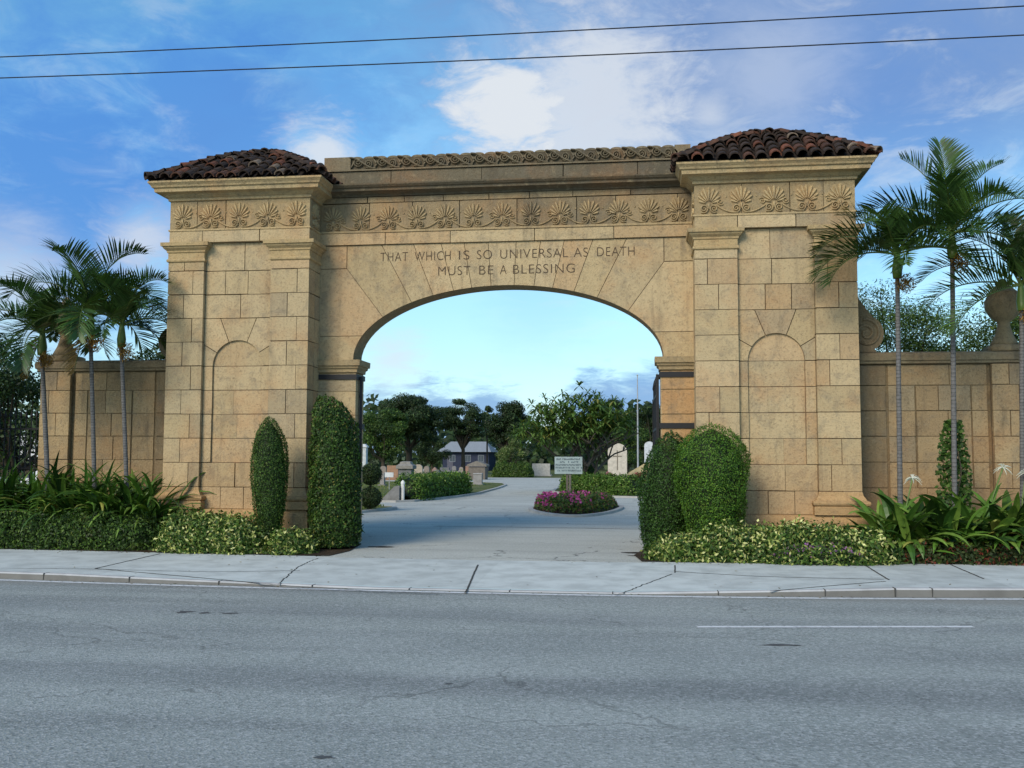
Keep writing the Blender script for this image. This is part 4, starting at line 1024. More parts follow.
# ------------------------------------------------------------------ palms
def palm(label, base, top, r0, fronds, seed, fl=1.75, shaft=.55):
    """Slim trunk, green crownshaft and arching feather fronds; every frond a part."""
    r_ = np.random.default_rng(seed); bx_, by_, tx, ty, tz = *base, *top
    root = empty('palm_tree', (bx_, by_, 0), label, 'palm tree')
    mb = MB(); pts = []; rad = []; m = 26
    for i in range(m+1):
        t = i/m; pts.append((bx_ + (tx-bx_)*t**1.15, by_ + (ty-by_)*t, -.05 + (tz+.05)*t)); rad.append(r0*(1.55 - .9*min(t*6, 1) + .0*t)*(1 - .18*t)*(1 + .05*(i % 2)))
    n = 10; tube(mb, pts, rad, n, (0.17, 0.165, 0.16))
    for i in range(2, m*3):
        t = i/(m*3); c = (bx_ + (tx-bx_)*t**1.15, by_ + (ty-by_)*t, -.05 + (tz+.05)*t); rr = np.interp(t*m, range(m+1), rad)*1.03
        tube(mb, [(c[0], c[1], c[2]-.008), (c[0], c[1], c[2]+.008)], rr*.985, n, (0.11, 0.105, 0.10), caps=False)
    into(mb.build('trunk', M_BARK, None, True), root)
    mb = MB(); cs = Vector((tx, ty, tz)); tube(mb, [cs + Vector((0, 0, -.02)), cs + Vector((0, 0, .15)), cs + Vector((0, 0, shaft*.7)), cs + Vector((0, 0, shaft))], [r0*1.05, r0*1.25, r0*.8, r0*.45], 10, (0.07, 0.12, 0.035)); into(mb.build('crownshaft', M_PALM, None, True), root)
    hub = cs + Vector((0, 0, shaft*.85))
    for (az, el, dr, ls) in fronds:
        az = R(az); e = R(el); Lf = fl*ls; m = 16; p = np.array(hub) + r_.normal(0, .015, 3); P = []; D = []
        for i in range(m+1):
            d = np.array([math.cos(az)*math.cos(e), math.sin(az)*math.cos(e), math.sin(e)]); P.append(p.copy()); D.append(d); p = p + d*Lf/m; e -= R(dr)/m*(.4 + 1.2*i/m)
        mb = MB(); tube(mb, P, [.022*(1-.8*i/m) for i in range(m+1)], 5, (0.09, 0.13, 0.045))
        side = np.array([-math.sin(az), math.cos(az), 0]); nl = 42; V = []; K = []; F = []
        cb = np.array([(0.022, 0.052, 0.018), (0.03, 0.068, 0.022), (0.05, 0.10, 0.03)][r_.integers(3)]) if el > -60 else np.array((0.16, 0.11, 0.06))
        for k in range(nl):
            t = .10 + .90*k/(nl-1); i = min(int(t*m), m-1); ft = t*m - i; c = P[i]*(1-ft) + P[i+1]*ft; d = D[i]*(1-ft) + D[i+1]*ft; upn = np.cross(d, side); upn = upn if upn[2] > 0 or abs(d[2]) > .9 else -upn
            LL = Lf*.40*(math.sin(PI*(.14 + .80*t))**.75)*r_.uniform(.85, 1.1)
            for s in (-1, 1):
                fw = .55 + .5*t; dir_ = side*s*.85 + d*fw + upn*(.80 + r_.normal(0, .16)); dir_ /= np.linalg.norm(dir_)
                wv = np.cross(dir_, upn); wv /= np.linalg.norm(wv)+1e-9; w = .037*r_.uniform(.75, 1.2)
                q = []
                for tt, wf in ((0, .35), (.35, 1), (.7, .75), (1, .06)):
                    cc = c + dir_*LL*tt + np.array([0, 0, -1])*LL*(.20*tt*tt)*r_.uniform(.8, 1.2); q += [cc - wv*w*wf/2, cc + wv*w*wf/2]
                o = len(V); V += q; F += [(o, o+1, o+3, o+2), (o+2, o+3, o+5, o+4), (o+4, o+5, o+7, o+6)]
                cl = cb*r_.uniform(.7, 1.5); K += [cl]*3
        mb.add(np.array(V), np.array(F), np.array(K)); into(mb.build('frond', M_PALM), root)
    mb = MB(); n = 260; d = unit(r_.normal(0, 1, (n, 3))); P = np.array(cs) + np.array([.12, -.06, -.12]) + d*np.array([.20, .16, .22])*r_.random((n, 1))**.5
    leaves(mb, P, d, .11, .022, np.clip(np.array([(0.22, 0.12, 0.03)])*r_.uniform(.5, 1.5, (n, 1)), 0, 1), .8, 1.0); into(mb.build('fruit_stalks', M_PALM), root)
    return root
def ringf(n, seed, lo=-5, hi=70, ls=(.8, 1.05)):
    r_ = np.random.default_rng(seed); out = []
    for k in range(n): out.append((360*k*0.381966 % 360 + r_.normal(0, 8), hi + (lo-hi)*(k/(n-1))**.9, r_.uniform(85, 135), r_.uniform(*ls)))
    return out
palm('slim leaning palm, outermost of the three before the stained wall', (-9.45, -.2), (-9.78, -.2, 4.0), .085, ringf(11, 3, 8, 80) + [(200, -70, 15, .6)], 1, 1.7)
palm('middle palm with the tallest crown before the stained wall', (-8.42, -.2), (-8.68, -.2, 4.35), .075, ringf(13, 4, 8, 84) + [(230, -72, 12, .65)], 2, 1.95)
palm('palm nearest the pier before the stained wall', (-7.69, -.2), (-7.98, -.2, 4.15), .075, ringf(12, 5, 8, 80), 3, 1.75)
palm('palm with a drooping frond overlapping the pier corner', (7.66, -.4), (7.72, -.4, 5.25), .075,
     [(172, 42, 112, 1.0), (182, 18, 95, 1.0), (150, 65, 95, .9), (20, 48, 95, 1.0), (-5, 15, 90, 1.0), (60, 70, 75, .85), (205, 5, 80, 1.0), (240, 55, 110, .9), (290, 40, 110, .9), (320, 10, 80, .9), (110, 40, 90, .9), (262, 5, 70, .7)], 6, 1.7)
palm('tallest slim palm with a creeper climbing its trunk', (8.62, -.4), (8.72, -.4, 5.6), .075,
     [(95, 86, 25, 1.05), (170, 80, 55, .95), (15, 72, 60, 1.0), (5, 42, 75, 1.1), (-3, 20, 80, 1.05), (176, 45, 90, 1.0), (190, 15, 85, 1.0), (250, 60, 90, .85), (300, 45, 95, .9), (330, 0, 80, .9), (60, 50, 90, .9), (120, 55, 90, .9), (215, -5, 70, .9), (270, 15, 80, .8)], 8, 1.85)
palm('palm before the urn pillar with fronds hanging over the lilies', (9.80, -.4), (9.92, -.4, 4.6), .075,
     [(172, 40, 100, 1.1), (186, 12, 75, 1.1), (160, 68, 85, .95), (90, 80, 50, .95), (20, 50, 90, 1), (0, 15, 85, 1), (240, 50, 100, .9), (280, 25, 90, .9), (320, 50, 95, .9), (200, -12, 60, 1.0), (60, 30, 90, .9)], 9, 1.75)

vine = empty('climbing_creeper', (8.7, -.25, 0), 'leafy creeper climbing the trunk of the tallest slim palm', 'climbing plant')
mb = MB(); n = 900; zz = rng.uniform(.9, 2.55, n); aa = rng.uniform(0, 2*PI, n); rr = np.interp(zz, [.9, 1.5, 2.2, 2.6], [.34, .33, .25, .14])*np.sqrt(rng.random(n))
P = np.stack([8.72 + rr*np.cos(aa), -.12 + .2*np.abs(rr)*np.sin(aa), zz], 1); leaves(mb, P, np.tile([0, -1., .4], (n, 1)), .10, .07, pick(n, G_DARK, [3, 4, 2, 1]), .7); into(mb.build('foliage', M_LEAF), vine)
mb = MB(); tube(mb, [(8.75 + .05*math.sin(z*5), -.28 + .04*math.cos(z*5), z) for z in np.linspace(0, 2.4, 18)], .012, 5, (0.08, .07, .05)); into(mb.build('stem', M_BARK), vine)

# ------------------------------------------------------------------ trees
def tree(name, label, base, H, cr, z0, n_cl, per, leaf, cols, wts, seed, trunk_r=.25, flat=.6, group=None, fork=.35, asp=.55, dens=.33, cat='tree', lean=(0, 0)):
    """Tapered trunk, limbs reaching to each clump, and a crown of separate leaf clumps with gaps between."""
    global rng
    keep = rng; rng = np.random.default_rng(seed)
    per = int(per*1.9); leaf = leaf*.70
    x, y = base; root = empty(name, (x, y, 0), label, cat, group)
    cz = (z0 + H)/2; hz = (H - z0)/2; cen = []
    while len(cen) < n_cl:
        q = rng.uniform(-1, 1, 3); l = np.linalg.norm(q)
        if l > 1 or (l < .35 and rng.random() < .6): continue
        cen.append((x + lean[0] + q[0]*cr*.86, y + lean[1] + q[1]*cr*.8, cz + q[2]*hz*.84))
    cen = np.array(cen)
    mb = MB(); fz = z0*.75 + fork*(H-z0)*.3; tp = (x + lean[0]*.4, y + lean[1]*.4, fz)
    tube(mb, [(x, y, -.1), (x + lean[0]*.1 + .05*trunk_r, y, fz*.35), (x + lean[0]*.25, y, fz*.7), tp], [trunk_r*1.35, trunk_r, trunk_r*.9, trunk_r*.8], 9, (0.085, 0.068, 0.05))
    for c in cen[:: max(1, n_cl//14)]:
        a = Vector(tp) - Vector((0, 0, fz*.2*rng.random())); b = Vector(c); md = a.lerp(b, .5) + Vector((rng.normal(0, cr*.06), rng.normal(0, cr*.06), -hz*.12))
        tube(mb, [a, a.lerp(md, .5), md, b], [trunk_r*.5, trunk_r*.4, trunk_r*.26, trunk_r*.08], 6, (0.08, 0.065, 0.048))
    into(mb.build('trunk', M_BARK, None, True), root)
    mb = MB(); rc = cr*dens
    for c in cen:
        k = int(per*rng.uniform(.6, 1.3)); d = unit(rng.normal(0, 1, (k, 3))); r = rc*rng.uniform(.6, 1.25)*rng.random((k, 1))**.4
        P = c + d*r*np.array([1, 1, flat]); tone = rng.uniform(.72, 1.25)
        leaves(mb, P, d + np.array([0, 0, .45]), leaf, leaf*asp, np.clip(pick(k, cols, wts, .25)*tone, 0, 1), .6, .2)
    into(mb.build('crown', M_LEAF), root); rng = keep
    return root
TD = [(0.014, 0.028, 0.014), (0.022, 0.043, 0.02), (0.034, 0.06, 0.028), (0.052, 0.085, 0.038)]
TM = [(0.022, 0.05, 0.014), (0.04, 0.08, 0.022), (0.065, 0.115, 0.03), (0.10, 0.15, 0.045)]
tree('shade_tree', 'broad umbrella-crowned dark tree beside the blue house', (A(409, 470, 80).x, 80), 8.4, 3.7, 2.6, 60, 330, .30, TD, [4, 4, 2, 1], 21, .34, .5, dens=.32)
tree('shade_tree', 'paler loose tree reaching out of frame behind the open gate leaf', (A(383, 470, 74).x, 74), 7.2, 3.0, 1.2, 34, 260, .28, TM, [4, 4, 2, 1], 22, .2, .6)
tree('pine_tree', 'tall ragged dark tree standing in front of the blue house', (A(463, 470, 85).x, 85), 8.2, 2.6, 3.4, 34, 240, .28, TD, [4, 4, 2, 1], 23, .22, .45, dens=.36)
tree('shade_tree', 'dense dark tree between the blue house and the long-leaved island tree', (A(506, 470, 78).x, 78), 7.4, 2.7, 3.0, 36, 260, .30, TD, [5, 4, 1.5, .6], 24, .28, .7)
tree('pine_tree', 'thin spindly dark tree beside the tall ragged one', (A(487, 470, 88).x, 88), 7.8, .75, 4.6, 8, 120, .28, TD, [4, 4, 2, 1], 25, .10, .8, dens=.55)
tree('shade_tree', 'dark round-topped tree rising behind the island tree beside the flagpole', (A(613, 470, 92).x, 92), 9.0, 2.6, 1.5, 36, 260, .32, TD, [5, 4, 1.5, .6], 26, .25, .7)
tree('shade_tree', 'dark tree behind the flagpole and the white arched headstone', (A(650, 470, 90).x, 90), 8.2, 3.0, 1.2, 36, 260, .32, TD, [5, 4, 1.5, .6], 27, .25, .7)
tree('leafy_tree', 'mid green low tree behind the white cross headstone', (A(628, 470, 70).x, 70), 4.8, 2.6, .7, 20, 260, .24, TM, [4, 4, 2, 1], 28, .14, .8)
tree('leafy_tree', 'low dark green tree in front of the far left graves', (A(432, 470, 92).x, 92), 4.6, 2.6, .8, 18, 240, .26, TD, [3, 4, 3, 1], 29, .14, .8)
tree('flowering_tree', 'small greyish pale-flecked tree above the low rounded hedge', (A(510, 470, 72).x, 72), 3.6, 1.6, .7, 18, 230, .17, [(0.05, 0.09, 0.035), (0.09, 0.14, 0.055), (0.14, 0.19, 0.08), (0.36, 0.37, 0.26)], [3, 4, 3, .9], 30, .10, .8)
tree('leafy_tree', 'feathery tree behind the coping and the volute scroll', (9.6, 9.0), 7.0, 2.5, 2.6, 64, 280, .14, TM, [4, 4, 2, 1], 31, .14, .5, asp=.3, dens=.34)
tree('leafy_tree', 'bushy green tree behind the urn on the weathered wall', (13.2, 10.0), 6.7, 2.7, 2.4, 64, 280, .15, TM, [4, 4, 3, 1], 32, .16, .5, asp=.35)
tree('leafy_tree', 'dark bushy tree rising behind the stained wall and palms', (-10.6, 7.0), 5.3, 1.7, 2.2, 24, 240, .18, TD, [3, 4, 3, 1.5], 33, .16, .6)
tree('garden_tree', 'dark low-branched garden tree in front of the iron railing', (-12.1, .3), 4.3, 1.25, .5, 26, 240, .13, TM, [5, 4, 2, 1], 34, .10, .9, dens=.36)
tree('leafy_tree', 'dark tree filling the edge beyond the iron railing', (-16.5, 9.0), 5.6, 2.6, 1.2, 26, 260, .20, TD, [3, 4, 3, 1], 35, .2, .8)

# the long-leaved tree behind the sign: rosettes of strap leaves on forked limbs
pt = empty('frangipani_tree', (-.35, 31.5, 0), 'spreading long-leaved tree with rosettes of leaves behind the notice board', 'tree')
r_ = np.random.default_rng(77); mb = MB(); lb = MB(); B_ = Vector((-.35, 31.5, 0)); tips = []
def grow(p, d, L, r, lev):
    q = p + d*L; md = p.lerp(q, .5) + Vector((r_.normal(0, .05), r_.normal(0, .05), .04))
    tube(mb, [p, md, q], [r, r*.88, r*.75], 7, (0.14, 0.12, 0.10))
    if lev == 0: tips.append((q, d)); return
    a0 = r_.uniform(0, 2*PI)
    for k in range(3):
        a = a0 + k*2*PI/3 + r_.normal(0, .3); dd = (d*.75 + Vector((math.cos(a)*.9, math.sin(a)*.9, .18 + .14*r_.random()))).normalized(); grow(q, dd, L*r_.uniform(.70, .95), r*.68, lev-1)
for k, (dx, dy) in enumerate(((-.75, .1), (.55, -.35), (.15, .65), (1.0, .15))):
    grow(B_ + Vector((.12*k - .15, .05*k, 0)), Vector((dx*.5, dy*.5, 1)).normalized(), 1.45 if k < 3 else 1.3, .10, 3)
into(mb.build('trunk', M_BARK, None, True), pt)
V = []; F = []; K = []
dome = []
while len(dome) < 185:
    q = r_.uniform(-1, 1, 3)
    if q[2] < -.15 or not .62 < np.linalg.norm(q) < 1.0: continue
    dome.append((Vector((-.62 + q[0]*3.0, 31.5 + q[1]*2.6, 2.85 + q[2]*2.45)), None))
for (q, d) in [t for t in tips + dome if (3.3 if t[0].x > .2 else 2.7) < t[0].z < 5.3 and t[0].x < 2.3]:
    for _ in range(2 if d is None else 3):
        hub = Vector(q) + Vector((r_.normal(0, .26), r_.normal(0, .26), r_.normal(-.05, .24)))
        for k in range(15):
            az = k*2.4 + r_.normal(0, .2); el = R(r_.uniform(-25, 75)); L = .54*r_.uniform(.7, 1.15); w = .085
            dd = np.array([math.cos(az)*math.cos(el), math.sin(az)*math.cos(el), math.sin(el)]); b = np.array([-math.sin(az), math.cos(az), 0]); h = np.array(hub)
            o = len(V)
            for t, wf in ((0, .25), (.4, .9), (.72, 1.0), (1, .05)):
                c = h + dd*L*t + np.array([0, 0, -.38*L*t*t]); V += [c - b*w*wf/2, c + b*w*wf/2]
            F += [(o, o+1, o+3, o+2), (o+2, o+3, o+5, o+4), (o+4, o+5, o+7, o+6)]
            K += [np.array([(0.04, 0.085, 0.028), (0.07, 0.13, 0.04), (0.11, 0.175, 0.06), (0.19, .19, .07)][r_.choice(4, p=[.30, .36, .26, .08])])*r_.uniform(.8, 1.25)]*3
V = np.array(V)
lb.add(V, np.array(F), np.array(K)); into(lb.build('crown', M_LEAF), pt)

# far wood behind everything, read as one mass
mb = MB(); n = 26000; ang = rng.uniform(-1.0, 1.0, n); dist = rng.uniform(118, 150, n); x = -14 + dist*np.sin(ang)*1.1; y = CAM[1] + 18 + dist*np.cos(ang)
top = 7.6 + 1.6*np.sin(x*.13) + 1.2*np.sin(x*.31+1) + .8*np.sin(x*.8); z = top*rng.random(n)**.8
leaves(mb, np.stack([x, y, z], 1), np.tile([0, -1., .5], (n, 1)), 1.1, .8, pick(n, TD, [4, 4, 2, .8], .3), .7)
o = mb.build('far_wood', M_LEAF); o['kind'] = 'stuff'

# ------------------------------------------------------------------ planting inside the grounds
def rot_along(p0, p1):
    """Turns a bank built along x so that it runs from p0 to p1."""
    p0 = np.array(p0); p1 = np.array(p1); d = (p1-p0)/np.linalg.norm(p1-p0); q = np.array([-d[1], d[0]])
    return lambda v: np.concatenate([p0 + np.outer(v[:, 0], d) + np.outer(v[:, 1], q), v[:, 2:3]], axis=1)
def bank_between(name, label, cat, p0, p1, w, h, n, cols, wts, leaf, flowers=None, rnd=.12):
    L = float(np.linalg.norm(np.subtract(p1, p0)))
    b = bank(name, label, cat, 0, L, -w/2, w/2, lambda x: np.full_like(np.asarray(x, float), h), n, cols, wts, leaf, rnd=rnd, flowers=flowers, along=rot_along(p0, p1))
    mid = ((p0[0]+p1[0])/2, (p0[1]+p1[1])/2, 0); old = b.location.copy(); b.location = mid
    for ch in b.children: ch.matrix_parent_inverse = Matrix.Translation(mid).inverted()
    return b
BRT = [(0.03, 0.07, 0.015), (0.055, 0.12, 0.025), (0.09, 0.17, 0.035), (0.22, 0.28, 0.12)]
bank_between('clipped_hedge', 'bright green hedge with pale tips along the drive beside the graves', 'hedge', (-6.9, 20.6), (-6.15, 29.2), 1.3, 1.02, 9000, BRT, [3, 4, 3, .8], .13)
bank_between('clipped_hedge', 'low green hedge with pale flecks behind the flower island', 'hedge', (-1.1, 30.2), (2.6, 26.6), 1.1, .95, 8000, BRT, [3, 4, 3, .9], .13)
bank_between('rounded_hedge', 'low rounded dark hedge across the far road', 'hedge', (-10.9, 70.5), (-7.2, 70.5), 1.6, 1.25, 5000, TM, [3, 4, 3, 1], .2)
bank_between('leafy_shrub', 'mid green shrub behind the notice board and its post', 'shrub', (-.75, 33.6), (.35, 33.4), 1.3, 1.8, 5000, TM, [3, 4, 3, 1], .15, rnd=.25)
bank_between('rose_bed', 'strip of pink flowers at the foot of the white cross headstone', 'flowers', (-.2, 47.5), (.9, 47.2), .6, .75, 700, TM, [3, 4, 2, 1], .12, flowers=(90, [(0.45, 0.10, 0.16), (0.55, .25, .3)], .11, (.05, .95), (.1, .8)))
bank_between('rose_bed', 'strip of red flowers before the sandy slab headstone', 'flowers', (1.9, 46.5), (3.0, 46.4), .6, .75, 700, TM, [3, 4, 2, 1], .12, flowers=(60, [(0.35, 0.05, 0.06), (0.40, .12, .1)], .11, (.05, .95), (.1, .8)))
fb = empty('flower_bed', (.5, 14.5, 0), 'magenta and green flower bed inside the pale kerbed island', 'flower bed')
mb = MB(); n = 9000
def in_fl(n, sh=.86):
    c = np.array([.5, 14.7]); P = np.array(FL); k = rng.integers(0, len(P), n); s = np.sqrt(rng.random(n)); t = rng.random(n); q = P[k]*(1-t[:, None]) + P[(k+1) % len(P)]*t[:, None]
    return c + (q-c)*(s*sh)[:, None], s
XY, s = in_fl(n); hz = .46*np.clip((1-s)/.16, 0, 1)**.45*(1 + .12*np.sin(XY[:, 0]*6) + .1*np.sin(XY[:, 1]*4)); z = .07 + hz*rng.random(n)**.35
leaves(mb, np.column_stack([XY, z]), np.tile([0, -.6, .8], (n, 1)), .10, .055, pick(n, [(0.025, 0.05, 0.012), (0.05, 0.09, 0.02), (0.09, 0.13, 0.03), (0.12, 0.045, 0.05)], [4, 4, 2, 1.4]), .7, .4)
into(mb.build('foliage', M_LEAF), fb)
mb = MB(); XY, s = in_fl(620); w = rng.random(620) < np.interp(XY[:, 0], [-1, .2, 1.4], [.8, .28, .05]); XY = XY[w]; s = s[w]; k = len(XY)
z = .10 + .48*np.clip((1-s)/.16, 0, 1)**.45*rng.uniform(.75, 1.05, k)
for q in range(3): leaves(mb, np.column_stack([XY, z]) + rng.normal(0, .03, (k, 3)), np.tile([0, -.8, .6], (k, 1)), .085, .075, pick(k, [(0.42, 0.06, 0.24), (0.5, 0.10, 0.33), (0.30, 0.04, 0.14)], [3, 2, 2]), .5)
into(mb.build('blossoms', M_BLOOM), fb)

tt = empty('tiered_topiary', (-6.2, 12.9, 0), 'small two-ball topiary by the drive beside the open gate leaf', 'topiary')
for nm, cz_, rr in (('upper_ball', 1.24, .36), ('lower_ball', .47, .36)):
    mb = MB(); n = 2600; d = unit(rng.normal(0, 1, (n, 3))); lathe(mb, -6.2, 12.9, [(rr*.86*math.sin(a)+.002, cz_ - rr*.86*math.cos(a)) for a in np.linspace(0, PI, 9)], 14, (0.012, 0.02, 0.008))
    leaves(mb, np.array([-6.2, 12.9, cz_]) + d*rr*rng.normal(1, .05, (n, 1))*np.array([1, 1, .95]), d, .06, .035, pick(n, TD + [(.08, .12, .04)], [4, 4, 3, 1, .5]), .6); into(mb.build(nm, M_LEAF), tt)
mb = MB(); tube(mb, [(-6.2, 12.9, .05), (-6.2, 12.9, 1.2)], .04, 7, (0.09, 0.07, 0.05)); into(mb.build('stem', M_BARK), tt)

# grass over the cemetery lawns
mb = MB(); n = 9000; gx = np.concatenate([rng.uniform(-13, -6.3, n//2), rng.uniform(-26, -7.2, n//2)]); gy = np.concatenate([rng.uniform(6, 15.2, n//2), rng.uniform(21, 46, n//2)])
leaves(mb, np.column_stack([gx, gy, np.full(n, .10)]), np.tile([0, -1., .15], (n, 1)), .13, .03, pick(n, [(0.06, .10, .025), (0.10, .14, .04), (0.17, .17, .07)], [3, 3, 2]), .4, 3.0)
o = mb.build('grass', M_LEAF); o['kind'] = 'stuff'

# ------------------------------------------------------------------ sign, graves, house, pole
sg = empty('notice_board', (.14, 17, 0), 'pale blue notice board on a wooden post in the flower island', 'sign')
mb = MB(); box(mb, -.37, .65, 16.97, 17.0, 1.22, 1.85, (0.36, 0.45, 0.45)); into(mb.build('board', M_PAINT), sg)
mb = MB(); box(mb, .05, .13, 17.003, 17.09, 0, 1.80, (0.16, 0.14, 0.12)); box(mb, .16, .23, 17.003, 17.09, 0, 1.80, (0.20, 0.18, 0.155)); into(mb.build('post', M_BARK), sg)
mb = MB()
for r, (z, x0, x1) in enumerate(((1.76, -.30, .58), (1.655, -.16, .46), (1.55, -.33, .58), (1.445, -.33, .60), (1.34, -.26, .60))):
    x = x0
    while x < x1:
        w = random.uniform(.028, .045)
        if random.random() > .16:
            box(mb, x, x+.012, 16.964, 16.9695, z-.032, z+.032, (0.025, 0.05, 0.09))
            k = random.random()
            if k < .7: box(mb, x+.012, x+w, 16.964, 16.9695, z+.018, z+.032, (0.025, 0.05, 0.09))
            if k > .3: box(mb, x+.012, x+w, 16.964, 16.9695, z-.007, z+.006, (0.025, 0.05, 0.09))
            if k > .55: box(mb, x+w-.010, x+w, 16.964, 16.9695, z-.032, z+.0, (0.025, 0.05, 0.09))
        x += w + .018
into(mb.build('lettering', M_PAINT), sg)

def thing1(name, label, cat, loc, parts, group=None):
    root = empty(name, loc, label, cat, group)
    for nm, mbx, mt in parts: into(mbx.build(nm, mt), root)
    return root
def arched(mb, x, y, w, h, d, col, z0=0):
    pts = [(x-w/2, z0), (x+w/2, z0), (x+w/2, h-w*.42)] + [(x+w/2*math.cos(t), h-w*.42+w*.42*math.sin(t)) for t in np.linspace(.12, PI-.12, 11)] + [(x-w/2, h-w*.42)]
    prism(mb, pts, y, y+d, col)
x = A(617.5, 480, 49).x; m1 = MB(); arched(m1, x, 49, 1.30, 2.78, .3, (0.60, 0.54, 0.45), .18); m2 = MB(); box(m2, x-.8, x+.8, 48.8, 49.5, -.02, .18, (0.45, .42, .36)); m3 = MB()
box(m3, x-.035, x+.035, 48.985, 49.0, .95, 2.30, (0.22, .19, .15)); box(m3, x-.30, x-.036, 48.985, 49.0, 1.86, 1.93, (0.22, .19, .15)); box(m3, x+.036, x+.30, 48.985, 49.0, 1.86, 1.93, (0.22, .19, .15))
thing1('headstone', 'tall arched cream headstone carved with a cross', 'headstone', (x, 49.1, 0), [('slab', m1, M_GRANITE), ('plinth', m2, M_GRANITE), ('cross', m3, M_GRANITE)])
x = A(649.5, 470, 55).x; m1 = MB(); arched(m1, x, 55, .74, 3.0, .3, (0.58, 0.60, 0.62), .5); m2 = MB(); box(m2, x-.6, x+.6, 54.8, 55.5, -.02, .5, (0.5, .5, .5))
thing1('headstone', 'slender white arched headstone beside the flagpole', 'headstone', (x, 55.1, 0), [('slab', m1, M_GRANITE), ('plinth', m2, M_GRANITE)])
m1 = MB(); prism(m1, [(1.55, .1), (3.6, .1), (3.6, 1.55), (2.9, 1.42), (1.9, .85), (1.55, .62)], 52, 52.5, (0.62, 0.49, 0.27)); m2 = MB(); box(m2, 1.4, 3.75, 51.85, 52.65, -.02, .1, (.4, .36, .28))
thing1('headstone', 'sandy yellow headstone with sloping top before the railing', 'headstone', (2.5, 52.2, 0), [('slab', m1, M_GRANITE), ('plinth', m2, M_GRANITE)])
cx_ = (A(398, 470, 37.6).x + A(414, 470, 37.6).x)/2; m1 = MB(); m2 = MB(); m3 = MB()
box(m1, cx_-.38, cx_+.38, 37.3, 38.05, .2, 1.1, (0.17, 0.17, 0.17)); ring(m2, cx_-.42, cx_+.42, 37.25, 38.1, [(.02, 1.1), (.08, 1.13), (.08, 1.30), (0, 1.36), (-.1, 1.42), (-.12, 1.52), (-.25, 1.56)], (0.25, 0.235, 0.21)); box(m3, cx_-.5, cx_+.5, 37.15, 38.2, -.02, .2, (0.2, .2, .19))
thing1('tomb_monument', 'squat grey pedestal tomb with stepped cap behind the drive hedge', 'tomb', (cx_, 37.7, 0), [('pedestal', m1, M_GRANITE), ('cap', m2, M_GRANITE), ('plinth', m3, M_GRANITE)])
cx_ = A(418, 470, 42).x; m1 = MB(); arched(m1, cx_, 42, .55, 1.35, .2, (0.42, .36, .28))
tag(m1.build('headstone', M_GRANITE), 'tan rounded headstone right behind the squat grey pedestal tomb', 'headstone')
cx_, cy_ = -7.6, 42.6; m1 = MB(); m2 = MB(); box(m1, cx_-.27, cx_+.27, cy_, cy_+.4, .12, .72, (0.30, .29, .28)); box(m2, cx_-.36, cx_+.36, cy_-.08, cy_+.5, .0, .12, (0.24, .235, .22)); 
m3 = MB(); ring(m3, cx_-.27, cx_+.27, cy_, cy_+.4, [(.01, .722), (.03, .74), (.0, .80)], (0.34, .33, .32))
thing1('headstone', 'small grey block headstone alone on the lawn tip', 'headstone', (cx_, cy_+.2, 0), [('block', m1, M_GRANITE), ('base', m2, M_GRANITE), ('top', m3, M_GRANITE)])
m1 = MB(); prism(m1, [(-7.75, .06), (-6.98, .06), (-6.98, .66), (-7.2, .62)], 19.95, 20.35, (0.22, .22, .215)); tag(m1.build('headstone', M_GRANITE), 'dark wedge-shaped stone at the near end of the drive hedge', 'headstone')
wp = empty('marker_post', (-6.9, 20.15, 0), 'short white round-topped post beside the dark wedge stone', 'post'); m1 = MB(); lathe(m1, -6.88, 20.15, [(.075, .0), (.075, .72)], 12, (0.66, .66, .63)); m2 = MB(); lathe(m2, -6.88, 20.15, [(.085, .722), (.085, .78), (.06, .84), (.01, .88)], 12, (0.7, .7, .67)); into(m1.build('shaft', M_PAINT), wp); into(m2.build('cap', M_PAINT), wp)
p = A(389, 479, 33); m1 = MB(); m2 = MB(); box(m1, p.x-.24, p.x+.24, 33, 33.04, .72, .98, (0.62, .64, .64)); box(m2, p.x-.02, p.x+.02, 33.042, 33.08, .0, .9, (0.3, .3, .3)); thing1('grave_marker', 'little white rectangular plate on a stick in the lawn', 'grave marker', (p.x, 33, 0), [('plate', m1, M_PAINT), ('stick', m2, M_IRON)])
p = A(363.5, 470, 50); m1 = MB(); m2 = MB(); m3 = MB(); box(m1, p.x-.22, p.x+.22, 49.8, 50.25, .35, 2.45, (0.55, .57, .57)); ring(m2, p.x-.22, p.x+.22, 49.8, 50.25, [(.02, 2.452), (.07, 2.48), (.07, 2.56), (-.1, 2.72)], (0.58, .6, .6)); box(m3, p.x-.4, p.x+.4, 49.6, 50.45, 0, .35, (0.45, .45, .44))
thing1('pillar_monument', 'pale grey pillar monument rising beside the open gate leaf', 'monument', (p.x, 50, 0), [('shaft', m1, M_GRANITE), ('cap', m2, M_GRANITE), ('base', m3, M_GRANITE)])
p = A(477.5, 470, 60); m1 = MB(); m2 = MB(); box(m1, p.x-.68, p.x+.68, 59.6, 61, .0, 1.0, (0.17, .145, .12)); prism(m2, [(p.x-.82, 1.052), (p.x+.82, 1.052), (p.x+.78, 1.2), (p.x, 1.5), (p.x-.78, 1.2)], 59.5, 61.1, (0.21, .185, .155))
thing1('tomb_monument', 'low brownish tomb with peaked lid behind the small block headstone', 'tomb', (p.x, 60.3, 0), [('chest', m1, M_GRANITE), ('lid', m2, M_GRANITE)])
